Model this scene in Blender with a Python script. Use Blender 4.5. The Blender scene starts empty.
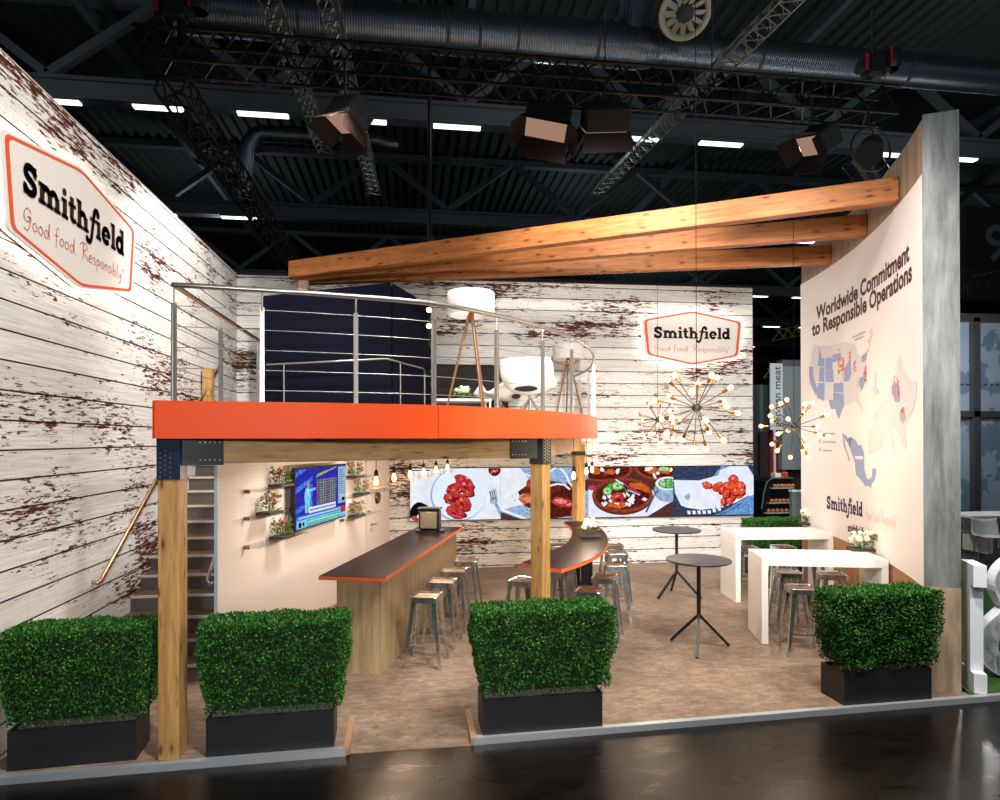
import bpy, math, random
from math import sin, cos, tan, atan, atan2, pi, radians, sqrt, floor
from mathutils import Vector, Matrix
scene = bpy.context.scene
COL = scene.collection
# ------------------------------------------------------------------ camera
F = 650.0; CY = 436.7; YAW = radians(7.88); PITCH = radians(0.2); ROLL = radians(0.1)
EYE = Vector((0, 0, 2.48))
_f = Vector((sin(YAW)*cos(PITCH), cos(YAW)*cos(PITCH), sin(PITCH)))
_r = Vector((cos(YAW), -sin(YAW), 0)); _u = _r.cross(_f)
RIGHT = _r*cos(ROLL) - _u*sin(ROLL); UP = _u*cos(ROLL) + _r*sin(ROLL)
cam_data = bpy.data.cameras.new('camera'); cam = bpy.data.objects.new('camera', cam_data)
COL.objects.link(cam); scene.camera = cam
m = Matrix((RIGHT, UP, -_f)).transposed().to_4x4(); m.translation = EYE
cam.matrix_world = m
cam_data.sensor_width = 36; cam_data.lens = 36*F/1000; cam_data.shift_y = (CY-400)/1000
cam_data.clip_end = 300; cam_data.clip_start = .05
def ray(u, v): return (RIGHT*((u-500)/F) - UP*((v-CY)/F) + _f)
def atz(u, v, z):
    d = ray(u, v); t = (z-EYE.z)/d.z; return EYE + d*t
def aty(u, v, y):
    d = ray(u, v); t = (y-EYE.y)/d.y; return EYE + d*t
def atp(u, v, p0, n):
    d = ray(u, v); t = (Vector(p0)-EYE).dot(Vector(n))/d.dot(Vector(n)); return EYE + d*t
# ------------------------------------------------------------------ mesh builder
class MB:
    def __init__(s): s.v = []; s.f = []; s.m = []; s.k = 0; s.sm = []; s.s = False
    def add(s, vs, fs, T=None):
        n = len(s.v)
        for p in vs: s.v.append(T @ Vector(p) if T is not None else Vector(p))
        for f in fs:
            s.f.append([i+n for i in f]); s.m.append(s.k); s.sm.append(s.s)
        return s
    def bb(s, x0, y0, z0, x1, y1, z1, T=None, bev=0.0):
        b = min(bev, (x1-x0)/3, (y1-y0)/3, (z1-z0)/3)
        if b <= 0:
            vs = [(x, y, z) for z in (z0, z1) for (x, y) in ((x0, y0), (x1, y0), (x1, y1), (x0, y1))]
            return s.add(vs, [(3,2,1,0), (4,5,6,7), (0,1,5,4), (1,2,6,5), (2,3,7,6), (3,0,4,7)], T)
        vs = []; fs = []
        for z, i in ((z0, 1), (z0+b, 0), (z1-b, 0), (z1, 1)):
            a = b if i else 0
            vs += [(x0+b, y0+a, z), (x1-b, y0+a, z), (x1-a, y0+b, z), (x1-a, y1-b, z), (x1-b, y1-a, z), (x0+b, y1-a, z), (x0+a, y1-b, z), (x0+a, y0+b, z)]
        for l in range(3):
            for i in range(8):
                j = (i+1) % 8; fs.append((l*8+i, l*8+j, l*8+8+j, l*8+8+i))
        fs.append(tuple(range(7, -1, -1))); fs.append(tuple(range(24, 32)))
        return s.add(vs, fs, T)
    def beam(s, p0, p1, w, h, up=(0, 0, 1), bev=0.0, w1=None, h1=None):
        p0 = Vector(p0); p1 = Vector(p1); d = (p1-p0).normalized(); up = Vector(up)
        if abs(d.dot(up)) > .98: up = Vector((0, 1, 0))
        x = d.cross(up).normalized(); y = x.cross(d).normalized()
        w1 = w if w1 is None else w1; h1 = h if h1 is None else h1
        vs = []
        for p, a, b in ((p0, w/2, h/2), (p1, w1/2, h1/2)):
            vs += [p-x*a-y*b, p+x*a-y*b, p+x*a+y*b, p-x*a+y*b]
        return s.add(vs, [(3,2,1,0), (4,5,6,7), (0,1,5,4), (1,2,6,5), (2,3,7,6), (3,0,4,7)])
    def cyl(s, p0, p1, r0, r1=None, n=12, caps=True):
        r1 = r0 if r1 is None else r1
        p0 = Vector(p0); p1 = Vector(p1); d = (p1-p0)
        if d.length < 1e-6: return s
        d.normalize(); a = Vector((0, 0, 1)) if abs(d.z) < .9 else Vector((1, 0, 0))
        x = d.cross(a).normalized(); y = d.cross(x)
        vs = []; fs = []
        for p, r in ((p0, r0), (p1, r1)):
            for i in range(n):
                t = 2*pi*i/n; vs.append(p + x*cos(t)*r + y*sin(t)*r)
        for i in range(n): fs.append((i, (i+1) % n, n+(i+1) % n, n+i))
        s.s = True; s.add(vs, fs); s.s = False
        if caps: s.add(vs, [tuple(range(n-1, -1, -1)), tuple(range(n, 2*n))])
        return s
    def tube(s, pts, r, n=10):
        pts = [Vector(p) for p in pts]; ref = None; vs = []; fs = []
        for i, p in enumerate(pts):
            d = (pts[min(i+1, len(pts)-1)] - pts[max(i-1, 0)]).normalized()
            if ref is None:
                a = Vector((0, 0, 1)) if abs(d.z) < .9 else Vector((1, 0, 0)); ref = d.cross(a).normalized()
            ref = (ref - d*ref.dot(d)).normalized(); y = d.cross(ref)
            rr = r[i] if isinstance(r, (list, tuple)) else r
            for k in range(n):
                t = 2*pi*k/n; vs.append(p + ref*cos(t)*rr + y*sin(t)*rr)
        for i in range(len(pts)-1):
            for k in range(n):
                fs.append((i*n+k, i*n+(k+1) % n, (i+1)*n+(k+1) % n, (i+1)*n+k))
        s.s = True; s.add(vs, fs); s.s = False
        s.add(vs, [tuple(range(n-1, -1, -1)), tuple(range((len(pts)-1)*n, len(pts)*n))])
        return s
    def lathe(s, prof, c=(0, 0, 0), n=20, T=None, smooth=True):
        vs = []; fs = []; c = Vector(c)
        for r, z in prof:
            for k in range(n):
                t = 2*pi*k/n; vs.append(c+Vector((cos(t)*max(r, 1e-4), sin(t)*max(r, 1e-4), z)))
        for i in range(len(prof)-1):
            for k in range(n):
                fs.append((i*n+k, i*n+(k+1) % n, (i+1)*n+(k+1) % n, (i+1)*n+k))
        s.s = smooth; s.add(vs, fs, T); s.s = False
        return s
    def ball(s, c, r, n=10, T=None):
        h = max(4, n//2+1)
        return s.lathe([(r*sin(pi*i/h), -r*cos(pi*i/h)) for i in range(h+1)], c, n, T)
    def prism(s, poly, z0, z1, T=None):
        n = len(poly); vs = [(x, y, z0) for x, y in poly] + [(x, y, z1) for x, y in poly]
        fs = [tuple(range(n-1, -1, -1)), tuple(range(n, 2*n))] + [(i, (i+1) % n, n+(i+1) % n, n+i) for i in range(n)]
        return s.add(vs, fs, T)
    def strip(s, line_a, line_b):     # quads between two polylines
        n = len(line_a); vs = list(line_a)+list(line_b)
        return s.add(vs, [(i, i+1, n+i+1, n+i) for i in range(n-1)])
    def grid(s, fn, nu, nv, smooth=True):
        vs = [fn(i/nu, j/nv) for j in range(nv+1) for i in range(nu+1)]
        s.s = smooth
        s.add(vs, [(j*(nu+1)+i, j*(nu+1)+i+1, (j+1)*(nu+1)+i+1, (j+1)*(nu+1)+i) for j in range(nv) for i in range(nu)])
        s.s = False; return s
    def build(s, name, mat, parent=None, off=None):
        """coordinates are world coordinates; with a parent they are moved into its frame (unless off is given)"""
        me = bpy.data.meshes.new(name)
        o = bpy.data.objects.new(name, me); COL.objects.link(o)
        inv = None
        if parent is not None:
            o.parent = parent
            if off is None:
                W = parent.matrix_basis.copy() if parent.parent is None else parent.parent.matrix_basis @ parent.matrix_basis
                inv = W.inverted()
        vs = [tuple(inv @ p) if inv is not None else tuple(p) for p in s.v]
        me.from_pydata(vs, [], s.f)
        mats = mat if isinstance(mat, (list, tuple)) else [mat]
        for q in mats: me.materials.append(q)
        if len(mats) > 1: me.polygons.foreach_set('material_index', s.m)
        me.polygons.foreach_set('use_smooth', s.sm)
        me.update()
        return o
def bevel(o, w=.004, seg=2):
    b = o.modifiers.new('bevel', 'BEVEL'); b.width = w; b.segments = seg; b.limit_method = 'ANGLE'; b.angle_limit = radians(40)
    return o
def solid(o, t, off=-1):
    b = o.modifiers.new('solid', 'SOLIDIFY'); b.thickness = t; b.offset = off; return o
def tag(o, label, cat, group=None, kind=None):
    if label: o['label'] = label
    if cat: o['category'] = cat
    if group: o['group'] = group
    if kind: o['kind'] = kind
    return o
def thing(name, label, cat, loc=(0, 0, 0), rz=0.0, group=None):
    o = bpy.data.objects.new(name, None); COL.objects.link(o); o.empty_display_size = .2
    o.matrix_basis = Matrix.Translation(Vector(loc)) @ Matrix.Rotation(rz, 4, 'Z')
    return tag(o, label, cat, group)
def struct(o): o['kind'] = 'structure'; return o
def kids(o): return [c for c in list(COL.objects) if c.parent == o]
def dup(root, loc, rz=0.0, label=None, group=None, scale=None):
    r = root.copy(); COL.objects.link(r)
    r.matrix_basis = Matrix.Translation(Vector(loc)) @ Matrix.Rotation(rz, 4, 'Z')
    if scale: r.scale = scale
    if label: r['label'] = label
    if group: r['group'] = group
    for ch in list(root.children):
        c = ch.copy(); COL.objects.link(c); c.parent = r
        for g in list(ch.children):
            d = g.copy(); COL.objects.link(d); d.parent = c
    return r
# ------------------------------------------------------------------ node helpers
class NT:
    def __init__(s, name):
        s.mat = bpy.data.materials.new(name); s.mat.use_nodes = True
        s.t = s.mat.node_tree; s.n = s.t.nodes; s.n.clear()
        s.out = s.n.new('ShaderNodeOutputMaterial')
    def _set(s, inp, v):
        if isinstance(v, S): s.t.links.new(v.o, inp)
        elif isinstance(v, bpy.types.NodeSocket): s.t.links.new(v, inp)
        elif v is not None:
            if isinstance(v, (tuple, list)) and len(v) == 3 and inp.type == 'RGBA': v = (*v, 1)
            inp.default_value = v
    def math(s, op, a, b=None, c=None, clamp=False):
        n = s.n.new('ShaderNodeMath'); n.operation = op; n.use_clamp = clamp
        s._set(n.inputs[0], a)
        if b is not None: s._set(n.inputs[1], b)
        if c is not None: s._set(n.inputs[2], c)
        return S(s, n.outputs[0])
    def pos(s): return S(s, s.n.new('ShaderNodeNewGeometry').outputs['Position'])
    def obj(s): return S(s, s.n.new('ShaderNodeTexCoord').outputs['Object'])
    def sep(s, v):
        n = s.n.new('ShaderNodeSeparateXYZ'); s._set(n.inputs[0], v)
        return [S(s, n.outputs[i]) for i in range(3)]
    def comb(s, x, y, z):
        n = s.n.new('ShaderNodeCombineXYZ')
        for i, v in enumerate((x, y, z)): s._set(n.inputs[i], v)
        return S(s, n.outputs[0])
    def noise(s, vec, scale=1, detail=3, rough=.5, dist=0):
        n = s.n.new('ShaderNodeTexNoise'); s._set(n.inputs['Vector'], vec); n.inputs['Scale'].default_value = scale
        n.inputs['Detail'].default_value = detail; n.inputs['Roughness'].default_value = rough; n.inputs['Distortion'].default_value = dist
        return S(s, n.outputs[0])
    def white(s, v):
        n = s.n.new('ShaderNodeTexWhiteNoise'); n.noise_dimensions = '1D'; s._set(n.inputs['W'], v); return S(s, n.outputs[0])
    def vor(s, vec, scale=1, feat='F1'):
        n = s.n.new('ShaderNodeTexVoronoi'); n.feature = feat; s._set(n.inputs['Vector'], vec); n.inputs['Scale'].default_value = scale
        return S(s, n.outputs[0])
    def ramp(s, f, stops):
        n = s.n.new('ShaderNodeValToRGB'); s._set(n.inputs[0], f); e = n.color_ramp.elements
        while len(e) < len(stops): e.new(.5)
        for i, (p, c) in enumerate(stops): e[i].position = p; e[i].color = (*c, 1) if len(c) == 3 else c
        return S(s, n.outputs[0])
    def step(s, x, a, b):          # smooth 0..1 between a and b
        n = s.n.new('ShaderNodeMapRange'); n.interpolation_type = 'SMOOTHSTEP'
        s._set(n.inputs[0], x); n.inputs[1].default_value = a; n.inputs[2].default_value = b
        return S(s, n.outputs[0])
    def mix(s, f, a, b, mode='MIX'):
        n = s.n.new('ShaderNodeMix'); n.data_type = 'RGBA'; n.blend_type = mode
        s._set(n.inputs[0], f); s._set(n.inputs[6], a); s._set(n.inputs[7], b); return S(s, n.outputs[2])
    def bump(s, h, strength=.3, dist=.01):
        n = s.n.new('ShaderNodeBump'); n.inputs['Strength'].default_value = strength; n.inputs['Distance'].default_value = dist
        s._set(n.inputs['Height'], h); return S(s, n.outputs[0])
    def bsdf(s, color, rough=.5, metal=0, normal=None, spec=None, coat=None, emit=None, estr=0, trans=None):
        n = s.n.new('ShaderNodeBsdfPrincipled'); s._set(n.inputs['Base Color'], color); s._set(n.inputs['Roughness'], rough)
        s._set(n.inputs['Metallic'], metal)
        if normal is not None: s._set(n.inputs['Normal'], normal)
        if spec is not None: s._set(n.inputs['Specular IOR Level'], spec)
        if coat is not None: n.inputs['Coat Weight'].default_value = coat
        if emit is not None: s._set(n.inputs['Emission Color'], emit); n.inputs['Emission Strength'].default_value = estr
        if trans is not None: n.inputs['Transmission Weight'].default_value = trans
        s.t.links.new(n.outputs[0], s.out.inputs[0]); return s.mat
class S:
    def __init__(s, t, o): s.t = t; s.o = o
    def __add__(s, b): return s.t.math('ADD', s, b)
    def __sub__(s, b): return s.t.math('SUBTRACT', s, b)
    def __mul__(s, b): return s.t.math('MULTIPLY', s, b)
    def __truediv__(s, b): return s.t.math('DIVIDE', s, b)
    def floor(s): return s.t.math('FLOOR', s)
    def fract(s): return s.t.math('FRACT', s)
    def mx(s, b): return s.t.math('MAXIMUM', s, b)
    def mn(s, b): return s.t.math('MINIMUM', s, b)
def srgb(r, g, b):
    return tuple((c/255/12.92 if c/255 <= .04045 else ((c/255+.055)/1.055)**2.4) for c in (r, g, b))
_pc = {}
def plain(name, rgb, rough=.5, metal=0, emit=0, var=.06, scale=30, spec=None, coat=None):
    if name in _pc: return _pc[name]
    t = NT(name); c = srgb(*rgb); n = t.noise(t.obj(), scale, 3, .6)
    col = t.mix(n, tuple(x*(1-var) for x in c), tuple(min(1, x*(1+var)) for x in c))
    if emit: m = t.bsdf(c, rough, metal, emit=c, estr=emit)
    else: m = t.bsdf(col, rough, metal, spec=spec, coat=coat)
    _pc[name] = m; return m
# ------------------------------------------------------------------ materials
def mat_siding():
    t = NT('weathered_white_siding'); x, y, z = t.sep(t.pos()); u = x+y
    k = (z-.045)/.236; idn = k.floor(); fr = k.fract()
    r1 = t.white(idn); uu = u + r1*37.0
    line = t.step(fr, .93, .945)
    wob = t.noise(t.comb(u*1.5, z*3, 0), 3, 3)
    clus = t.noise(t.comb(u*.55, z*1.1, 3.3), 1.25, 2, .5)
    chip = t.noise(t.comb(uu*2.5, z*14.5, idn*3.1), 2.4, 6, .68, .3)
    fine = t.noise(t.comb(uu*7, z*60, idn), 1.6, 4, .7)
    edge = t.step(fr, .62, .95)*.045 + t.step(fr, .2, .0)*.02
    val = chip*.72 + fine*.28 + (clus-.5)*.50 + edge
    m1 = t.step(val, .582, .594)
    crack = t.step(t.noise(t.comb(uu*1.4, z*120, idn*2), 1.0, 4, .6), .69, .72)*.5
    tone = t.noise(t.comb(uu*4, z*30, 9), 2, 4, .65)
    brown = t.ramp(tone, [(.34, srgb(34, 13, 9)), (.52, srgb(78, 32, 19)), (.66, srgb(146, 70, 38))])
    g = t.noise(t.comb(uu*.9, z*24, idn), 2.2, 5, .65)
    pl = t.ramp(r1, [(0, srgb(228, 226, 221)), (1, srgb(246, 244, 240))])
    base = t.mix(t.step(g, .38, .62), t.mix(.55, pl, srgb(196, 190, 182)), pl)
    base = t.mix(crack, base, srgb(120, 100, 88))
    seamv = (uu/2.9).fract(); seam = t.step(seamv, .0025, .0)
    base = t.mix(seam*.5, base, srgb(120, 105, 95))
    c = t.mix(m1, base, brown)
    c = t.mix(line.mx(0), c, srgb(36, 16, 12))
    h = (line.mx(m1*.5)*-1.0)
    return t.bsdf(c, .62, 0, t.bump(h, .35, .006), spec=.25)
def mat_wood(name, axis, light, dark, knot=True, sc=1.0, knotc=None, rough=.55):
    t = NT(name); x, y, z = t.sep(t.obj()); q = [x, y, z]
    def st(a, b): return t.comb(*[q[i]*(a if i == axis else b) for i in range(3)])
    g = t.noise(st(1.1*sc, 14*sc), 1.6, 5, .62, .5)
    ring = t.noise(st(.35*sc, 5*sc), 3.0, 2, .5, 1.2)
    f = g*.6 + ring*.4
    c = t.ramp(f, [(.30, srgb(*dark)), (.47, tuple((a+b)/2 for a, b in zip(srgb(*light), srgb(*dark)))), (.62, srgb(*light))])
    if knot:
        v = t.vor(st(3.0*sc, 8.5*sc), 1.25); kk = t.step(v, .24, .08); ring2 = t.step(v, .42, .26)
        c = t.mix(ring2*.3, c, srgb(*dark))
        kc = srgb(*(knotc or (88, 50, 24)))
        c = t.mix(kk*.85, c, kc)
        v2 = t.noise(st(2.5, 30), 1.5, 3, .6); c = t.mix(t.step(v2, .58, .68)*.5, c, kc)
    return t.bsdf(c, rough, 0, t.bump(g, .2, .004), spec=.3)
def mat_laminate(name, light, dark, scale=1.0, axis=2, horiz=(0, 1)):
    t = NT(name); x, y, z = t.sep(t.pos()); u = x*.97+y*1.03
    st = t.noise(t.comb(u*9*scale, u*2, z*.55), 2.4, 5, .65, .3); b2 = t.noise(t.comb(u*2.2*scale, 0, z*.25), 2, 2)
    fi = t.noise(t.comb(u*60*scale, u*20, z*3), 1, 3, .6)
    f = st*.6+b2*.22+fi*.18
    c = t.ramp(f, [(.36, srgb(*dark)), (.62, srgb(*light))])
    seam = t.step((u/.42).fract(), .006, .0); c = t.mix(seam*.35, c, srgb(*dark))
    return t.bsdf(c, .5, spec=.3)
def mat_floor():
    t = NT('brown_stone_vinyl'); p = t.pos(); x, y, z = t.sep(p)
    a = t.noise(t.comb(x*.9, y*.9, 0), 1.3, 4, .6, .4); b = t.noise(t.comb(x*4, y*9, 0), 1.6, 6, .7, .6); c3 = t.noise(t.comb(x*12, y*26, 4), 2, 4, .65)
    f = a*.35+b*.45+c3*.2
    c = t.ramp(f, [(.32, srgb(78, 64, 54)), (.46, srgb(118, 98, 82)), (.56, srgb(148, 126, 106)), (.68, srgb(180, 160, 138))])
    return t.bsdf(c, .52, 0, t.bump(b, .06, .004), spec=.3)
def mat_hallfloor():
    t = NT('polished_black_hall_floor'); x, y, z = t.sep(t.pos())
    a = t.noise(t.comb(x*1.4, y*4, 0), 1.5, 6, .7, .5); s2 = t.noise(t.comb(x*.6, y*9, 3), 3, 5, .75, .8)
    c = t.ramp(a, [(.35, srgb(7, 6, 6)), (.7, srgb(15, 12, 10))])
    c = t.mix(t.step(s2, .62, .78)*.22, c, srgb(52, 45, 38))
    r = t.step(a, .3, .75)*.14 + .25
    m = t.bsdf(c, r, 0, t.bump(a, .03, .01), spec=.42)
    [q for q in t.n if q.type == 'BSDF_PRINCIPLED'][0].inputs['Specular Tint'].default_value = (1, .74, .5, 1)
    return m
SIDING = mat_siding()
POSTW = mat_wood('timber_post', 2, (200, 158, 96), (150, 108, 58))
BEAMW = mat_wood('timber_beam', 0, (212, 174, 124), (168, 128, 84))
ROOFW = mat_wood('larch_roof_beam', 0, (180, 114, 60), (132, 76, 36), knotc=(74, 38, 18))
OAK = mat_laminate('oak_laminate', (178, 154, 116), (130, 110, 80), 1.0)
WARMW = mat_laminate('warm_vertical_boards', (190, 140, 92), (146, 98, 58), .8)
GREYW = mat_laminate('grey_weathered_board', (140, 144, 143), (84, 88, 89), 1.0)
FADEW = mat_laminate('faded_tan_board', (184, 160, 136), (112, 92, 76), 1.2)
FLOORM = mat_floor(); HALLF = mat_hallfloor()
WHITE = plain('white_lacquer', (244, 240, 234), .35, var=.01)
WALLW = None
def mat_dimple():
    t = NT('cream_dimpled_wallboard'); x, y, z = t.sep(t.pos()); u = y*.96+x*.3
    a = (t.math('SINE', (u*70+z*70))*t.math('SINE', (u*70-z*70)))
    c = t.mix(t.step(a, -.6, .9), srgb(232, 220, 211), srgb(240, 229, 220))
    return t.bsdf(c, .6, 0, t.bump(a, .05, .003), spec=.2)
WALLW = mat_dimple()
ORANGE = plain('orange_lacquer', (216, 72, 20), .5, var=.02, spec=.25)
BLACKM = plain('black_powdercoat', (26, 26, 28), .45)
SLATE = plain('slate', (58, 52, 48), .7, var=.25)
COUNTER = plain('dark_brown_worktop', (38, 22, 18), .34, var=.1, spec=.06)
GREYTOP = plain('anthracite_tabletop', (58, 56, 66), .4, var=.05)
STEEL = plain('brushed_steel', (170, 168, 164), .34, .85)
STAINL = plain('stainless_tube', (176, 170, 164), .33, .9)
NAVYST = plain('navy_steel_bracket', (18, 34, 58), .42, .1)
DARKST = plain('dark_green_steel_plate', (40, 46, 46), .45, .2)
BOLT = plain('brass_bolt', (212, 196, 140), .35, .8)
BRASS = plain('aged_brass', (150, 100, 50), .35, .9)
BRONZE = plain('dark_bronze', (24, 15, 10), .6, .1)
PADNAVY = plain('navy_padded_fabric', (19, 21, 36), .9, var=.15, spec=.1)
PADBLK = plain('black_padded_fabric', (34, 30, 30), .8, var=.2)
PLANTER = plain('black_planter', (24, 25, 28), .5, var=.08)
GRAVEL = plain('pale_gravel', (140, 138, 132), .9, var=.5, scale=90)
NAVYTXT = plain('navy_print', (40, 30, 72), .6, var=.02)
DKBROWN = plain('dark_brown_print', (42, 16, 14), .6, var=.02)
TXTBROWN = plain('brown_print', (74, 26, 20), .6, var=.02)
ORPRINT = plain('orange_print', (240, 92, 50), .6, var=.02)
HALLDK = plain('dark_hall_metal', (70, 78, 82), .6, .0, var=.2)
TRUSSBLK = plain('black_truss', (34, 33, 33), .38, .6)
TRUSSSIL = plain('silver_truss', (168, 166, 158), .4, .8)
def seatm():
    t = NT('galvanised_seat_patina'); n = t.noise(t.obj(), 14, 4, .6)
    c = t.ramp(n, [(.35, srgb(96, 62, 36)), (.52, srgb(146, 104, 66)), (.7, srgb(176, 150, 120))])
    return t.bsdf(c, .32, .55)
SEATM = seatm()
def stainedsteel():
    t = NT('galvanised_steel'); n = t.noise(t.obj(), 16, 4, .6)
    c = t.ramp(n, [(.35, srgb(178, 184, 186)), (.65, srgb(222, 226, 226))])
    return t.bsdf(c, .17, .95)
GALV = stainedsteel()
def emis(name, rgb, k, nolight=True):
    t = NT(name); e = t.n.new('ShaderNodeEmission'); e.inputs[0].default_value = (*srgb(*rgb), 1); e.inputs[1].default_value = k
    t.t.links.new(e.outputs[0], t.out.inputs[0])
    if nolight: t.mat.cycles.emission_sampling = 'NONE'
    return t.mat
BULB = emis('glowing_bulb', (255, 200, 128), 5)
FILAMENT = emis('glowing_filament', (255, 190, 110), 14)
TUBE = emis('fluorescent_tube', (236, 244, 250), 2.6)
HALO = emis('sign_edge_light', (255, 240, 218), 34, False)
FLOODG = emis('flood_lens', (255, 200, 170), .35)
def glassm():
    t = NT('clear_glass'); a = t.n.new('ShaderNodeBsdfTransparent'); a.inputs[0].default_value = (.97, .98, .98, 1)
    b = t.n.new('ShaderNodeBsdfGlossy'); b.inputs['Roughness'].default_value = .05
    f = t.n.new('ShaderNodeMath'); f.operation = 'POWER'; lw = t.n.new('ShaderNodeLayerWeight'); t.t.links.new(lw.outputs['Facing'], f.inputs[0]); f.inputs[1].default_value = 5
    x = t.n.new('ShaderNodeMixShader'); t.t.links.new(f.outputs[0], x.inputs[0]); t.t.links.new(a.outputs[0], x.inputs[1]); t.t.links.new(b.outputs[0], x.inputs[2])
    t.t.links.new(x.outputs[0], t.out.inputs[0]); return t.mat
GLASS = glassm()
def pglass():
    t = NT('pendant_glass'); a = t.n.new('ShaderNodeBsdfTransparent'); a.inputs[0].default_value = (.98, .96, .92, 1)
    b = t.n.new('ShaderNodeBsdfGlossy'); b.inputs['Roughness'].default_value = .35; b.inputs[0].default_value = (.5, .42, .3, 1)
    f = t.n.new('ShaderNodeMath'); f.operation = 'POWER'; lw = t.n.new('ShaderNodeLayerWeight'); t.t.links.new(lw.outputs['Facing'], f.inputs[0]); f.inputs[1].default_value = 3
    x = t.n.new('ShaderNodeMixShader'); t.t.links.new(f.outputs[0], x.inputs[0]); t.t.links.new(a.outputs[0], x.inputs[1]); t.t.links.new(b.outputs[0], x.inputs[2])
    t.t.links.new(x.outputs[0], t.out.inputs[0]); return t.mat
PGLASS = pglass()
def shade_mat():
    t = NT('white_lamp_fabric'); c = srgb(222, 212, 206)
    return t.bsdf(c, .8, emit=srgb(255, 236, 214), estr=.12)
SHADE = shade_mat()
# ------------------------------------------------------------------ flat print geometry (2D shapes mapped onto a surface)
class P2:
    def __init__(s): s.v = []; s.f = []; s.m = []; s.k = 0; s.z = []; s.lay = 0.0
    def poly(s, pts):
        n = len(s.v); s.v += [tuple(p) for p in pts]; s.z += [s.lay+(len(s.f) % 24)*1.8e-5]*len(pts); s.f.append(list(range(n, n+len(pts)))); s.m.append(s.k); return s
    def rect(s, x0, y0, x1, y1): return s.poly([(x0, y0), (x1, y0), (x1, y1), (x0, y1)])
    def disc(s, x, y, r, ry=None, n=18, rot=0):
        ry = r if ry is None else ry; c, q = cos(rot), sin(rot)
        return s.poly([(x+c*cos(a)*r-q*sin(a)*ry, y+q*cos(a)*r+c*sin(a)*ry) for a in [2*pi*i/n for i in range(n)]])
    def stroke(s, pts, w, cap=True, w1=None):
        w1 = w if w1 is None else w1; N = len(pts)
        for i in range(N-1):
            (x0, y0), (x1, y1) = pts[i], pts[i+1]; L = math.hypot(x1-x0, y1-y0) or 1; nx, ny = -(y1-y0)/L, (x1-x0)/L
            a = (w+(w1-w)*i/(N-1))/2; b = (w+(w1-w)*(i+1)/(N-1))/2
            s.poly([(x0-nx*a, y0-ny*a), (x1-nx*b, y1-ny*b), (x1+nx*b, y1+ny*b), (x0+nx*a, y0+ny*a)])
            if i > 0: s.disc(x0, y0, a, n=10)
        if cap: s.disc(*pts[0], w/2, n=10); s.disc(*pts[-1], w1/2, n=10)
        return s
    def arc(s, cx, cy, rx, ry, a0, a1, w, cap=False, w1=None):
        n = max(4, int(abs(a1-a0)/14)); return s.stroke([(cx+cos(radians(a0+(a1-a0)*i/n))*rx, cy+sin(radians(a0+(a1-a0)*i/n))*ry) for i in range(n+1)], w, cap, w1)
    def blob(s, x, y, r, ry=None, j=.25, n=14, rot=0, rnd=random):
        ry = r if ry is None else ry; c, q = cos(rot), sin(rot); pts = []
        for i in range(n):
            a = 2*pi*i/n; k = 1+rnd.uniform(-j, j); px, py = cos(a)*r*k, sin(a)*ry*k; pts.append((x+c*px-q*py, y+q*px+c*py))
        return s.poly(pts)
    def merge(s, o, dx=0, dy=0, sc=1.0, scy=None):
        scy = sc if scy is None else scy; n = len(s.v)
        s.v += [(x*sc+dx, y*scy+dy) for x, y in o.v]; s.z += [s.lay+q for q in o.z]
        s.f += [[i+n for i in f] for f in o.f]; s.m += [s.k]*len(o.f); return s
    def map(s, fn, mb=None):
        """fn(x, y, lift) -> world point"""
        mb = mb or MB(); n = len(mb.v)
        mb.v += [fn(x, y, z) for (x, y), z in zip(s.v, s.z)]
        mb.f += [[i+n for i in f] for f in s.f]; mb.m += list(s.m); mb.sm += [False]*len(s.f); return mb
def font_text(txt, size, bold=0.0, align='LEFT', spacing=1.0, sub=False, xs=1.0):
    cu = bpy.data.curves.new('text', 'FONT'); cu.body = txt; cu.size = size; cu.offset = bold; cu.align_x = align
    cu.space_character = spacing; cu.resolution_u = 3; cu.fill_mode = 'FRONT'
    o = bpy.data.objects.new('text', cu); COL.objects.link(o)
    bpy.context.view_layer.update()
    me = bpy.data.meshes.new_from_object(o.evaluated_get(bpy.context.evaluated_depsgraph_get()))
    p = P2(); p.v = [(v.co.x*xs, v.co.y) for v in me.vertices]; p.z = [0.0]*len(p.v); p.f = [list(f.vertices) for f in me.polygons]; p.m = [0]*len(p.f)
    bpy.data.objects.remove(o); bpy.data.curves.remove(cu); bpy.data.meshes.remove(me); return p
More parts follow.
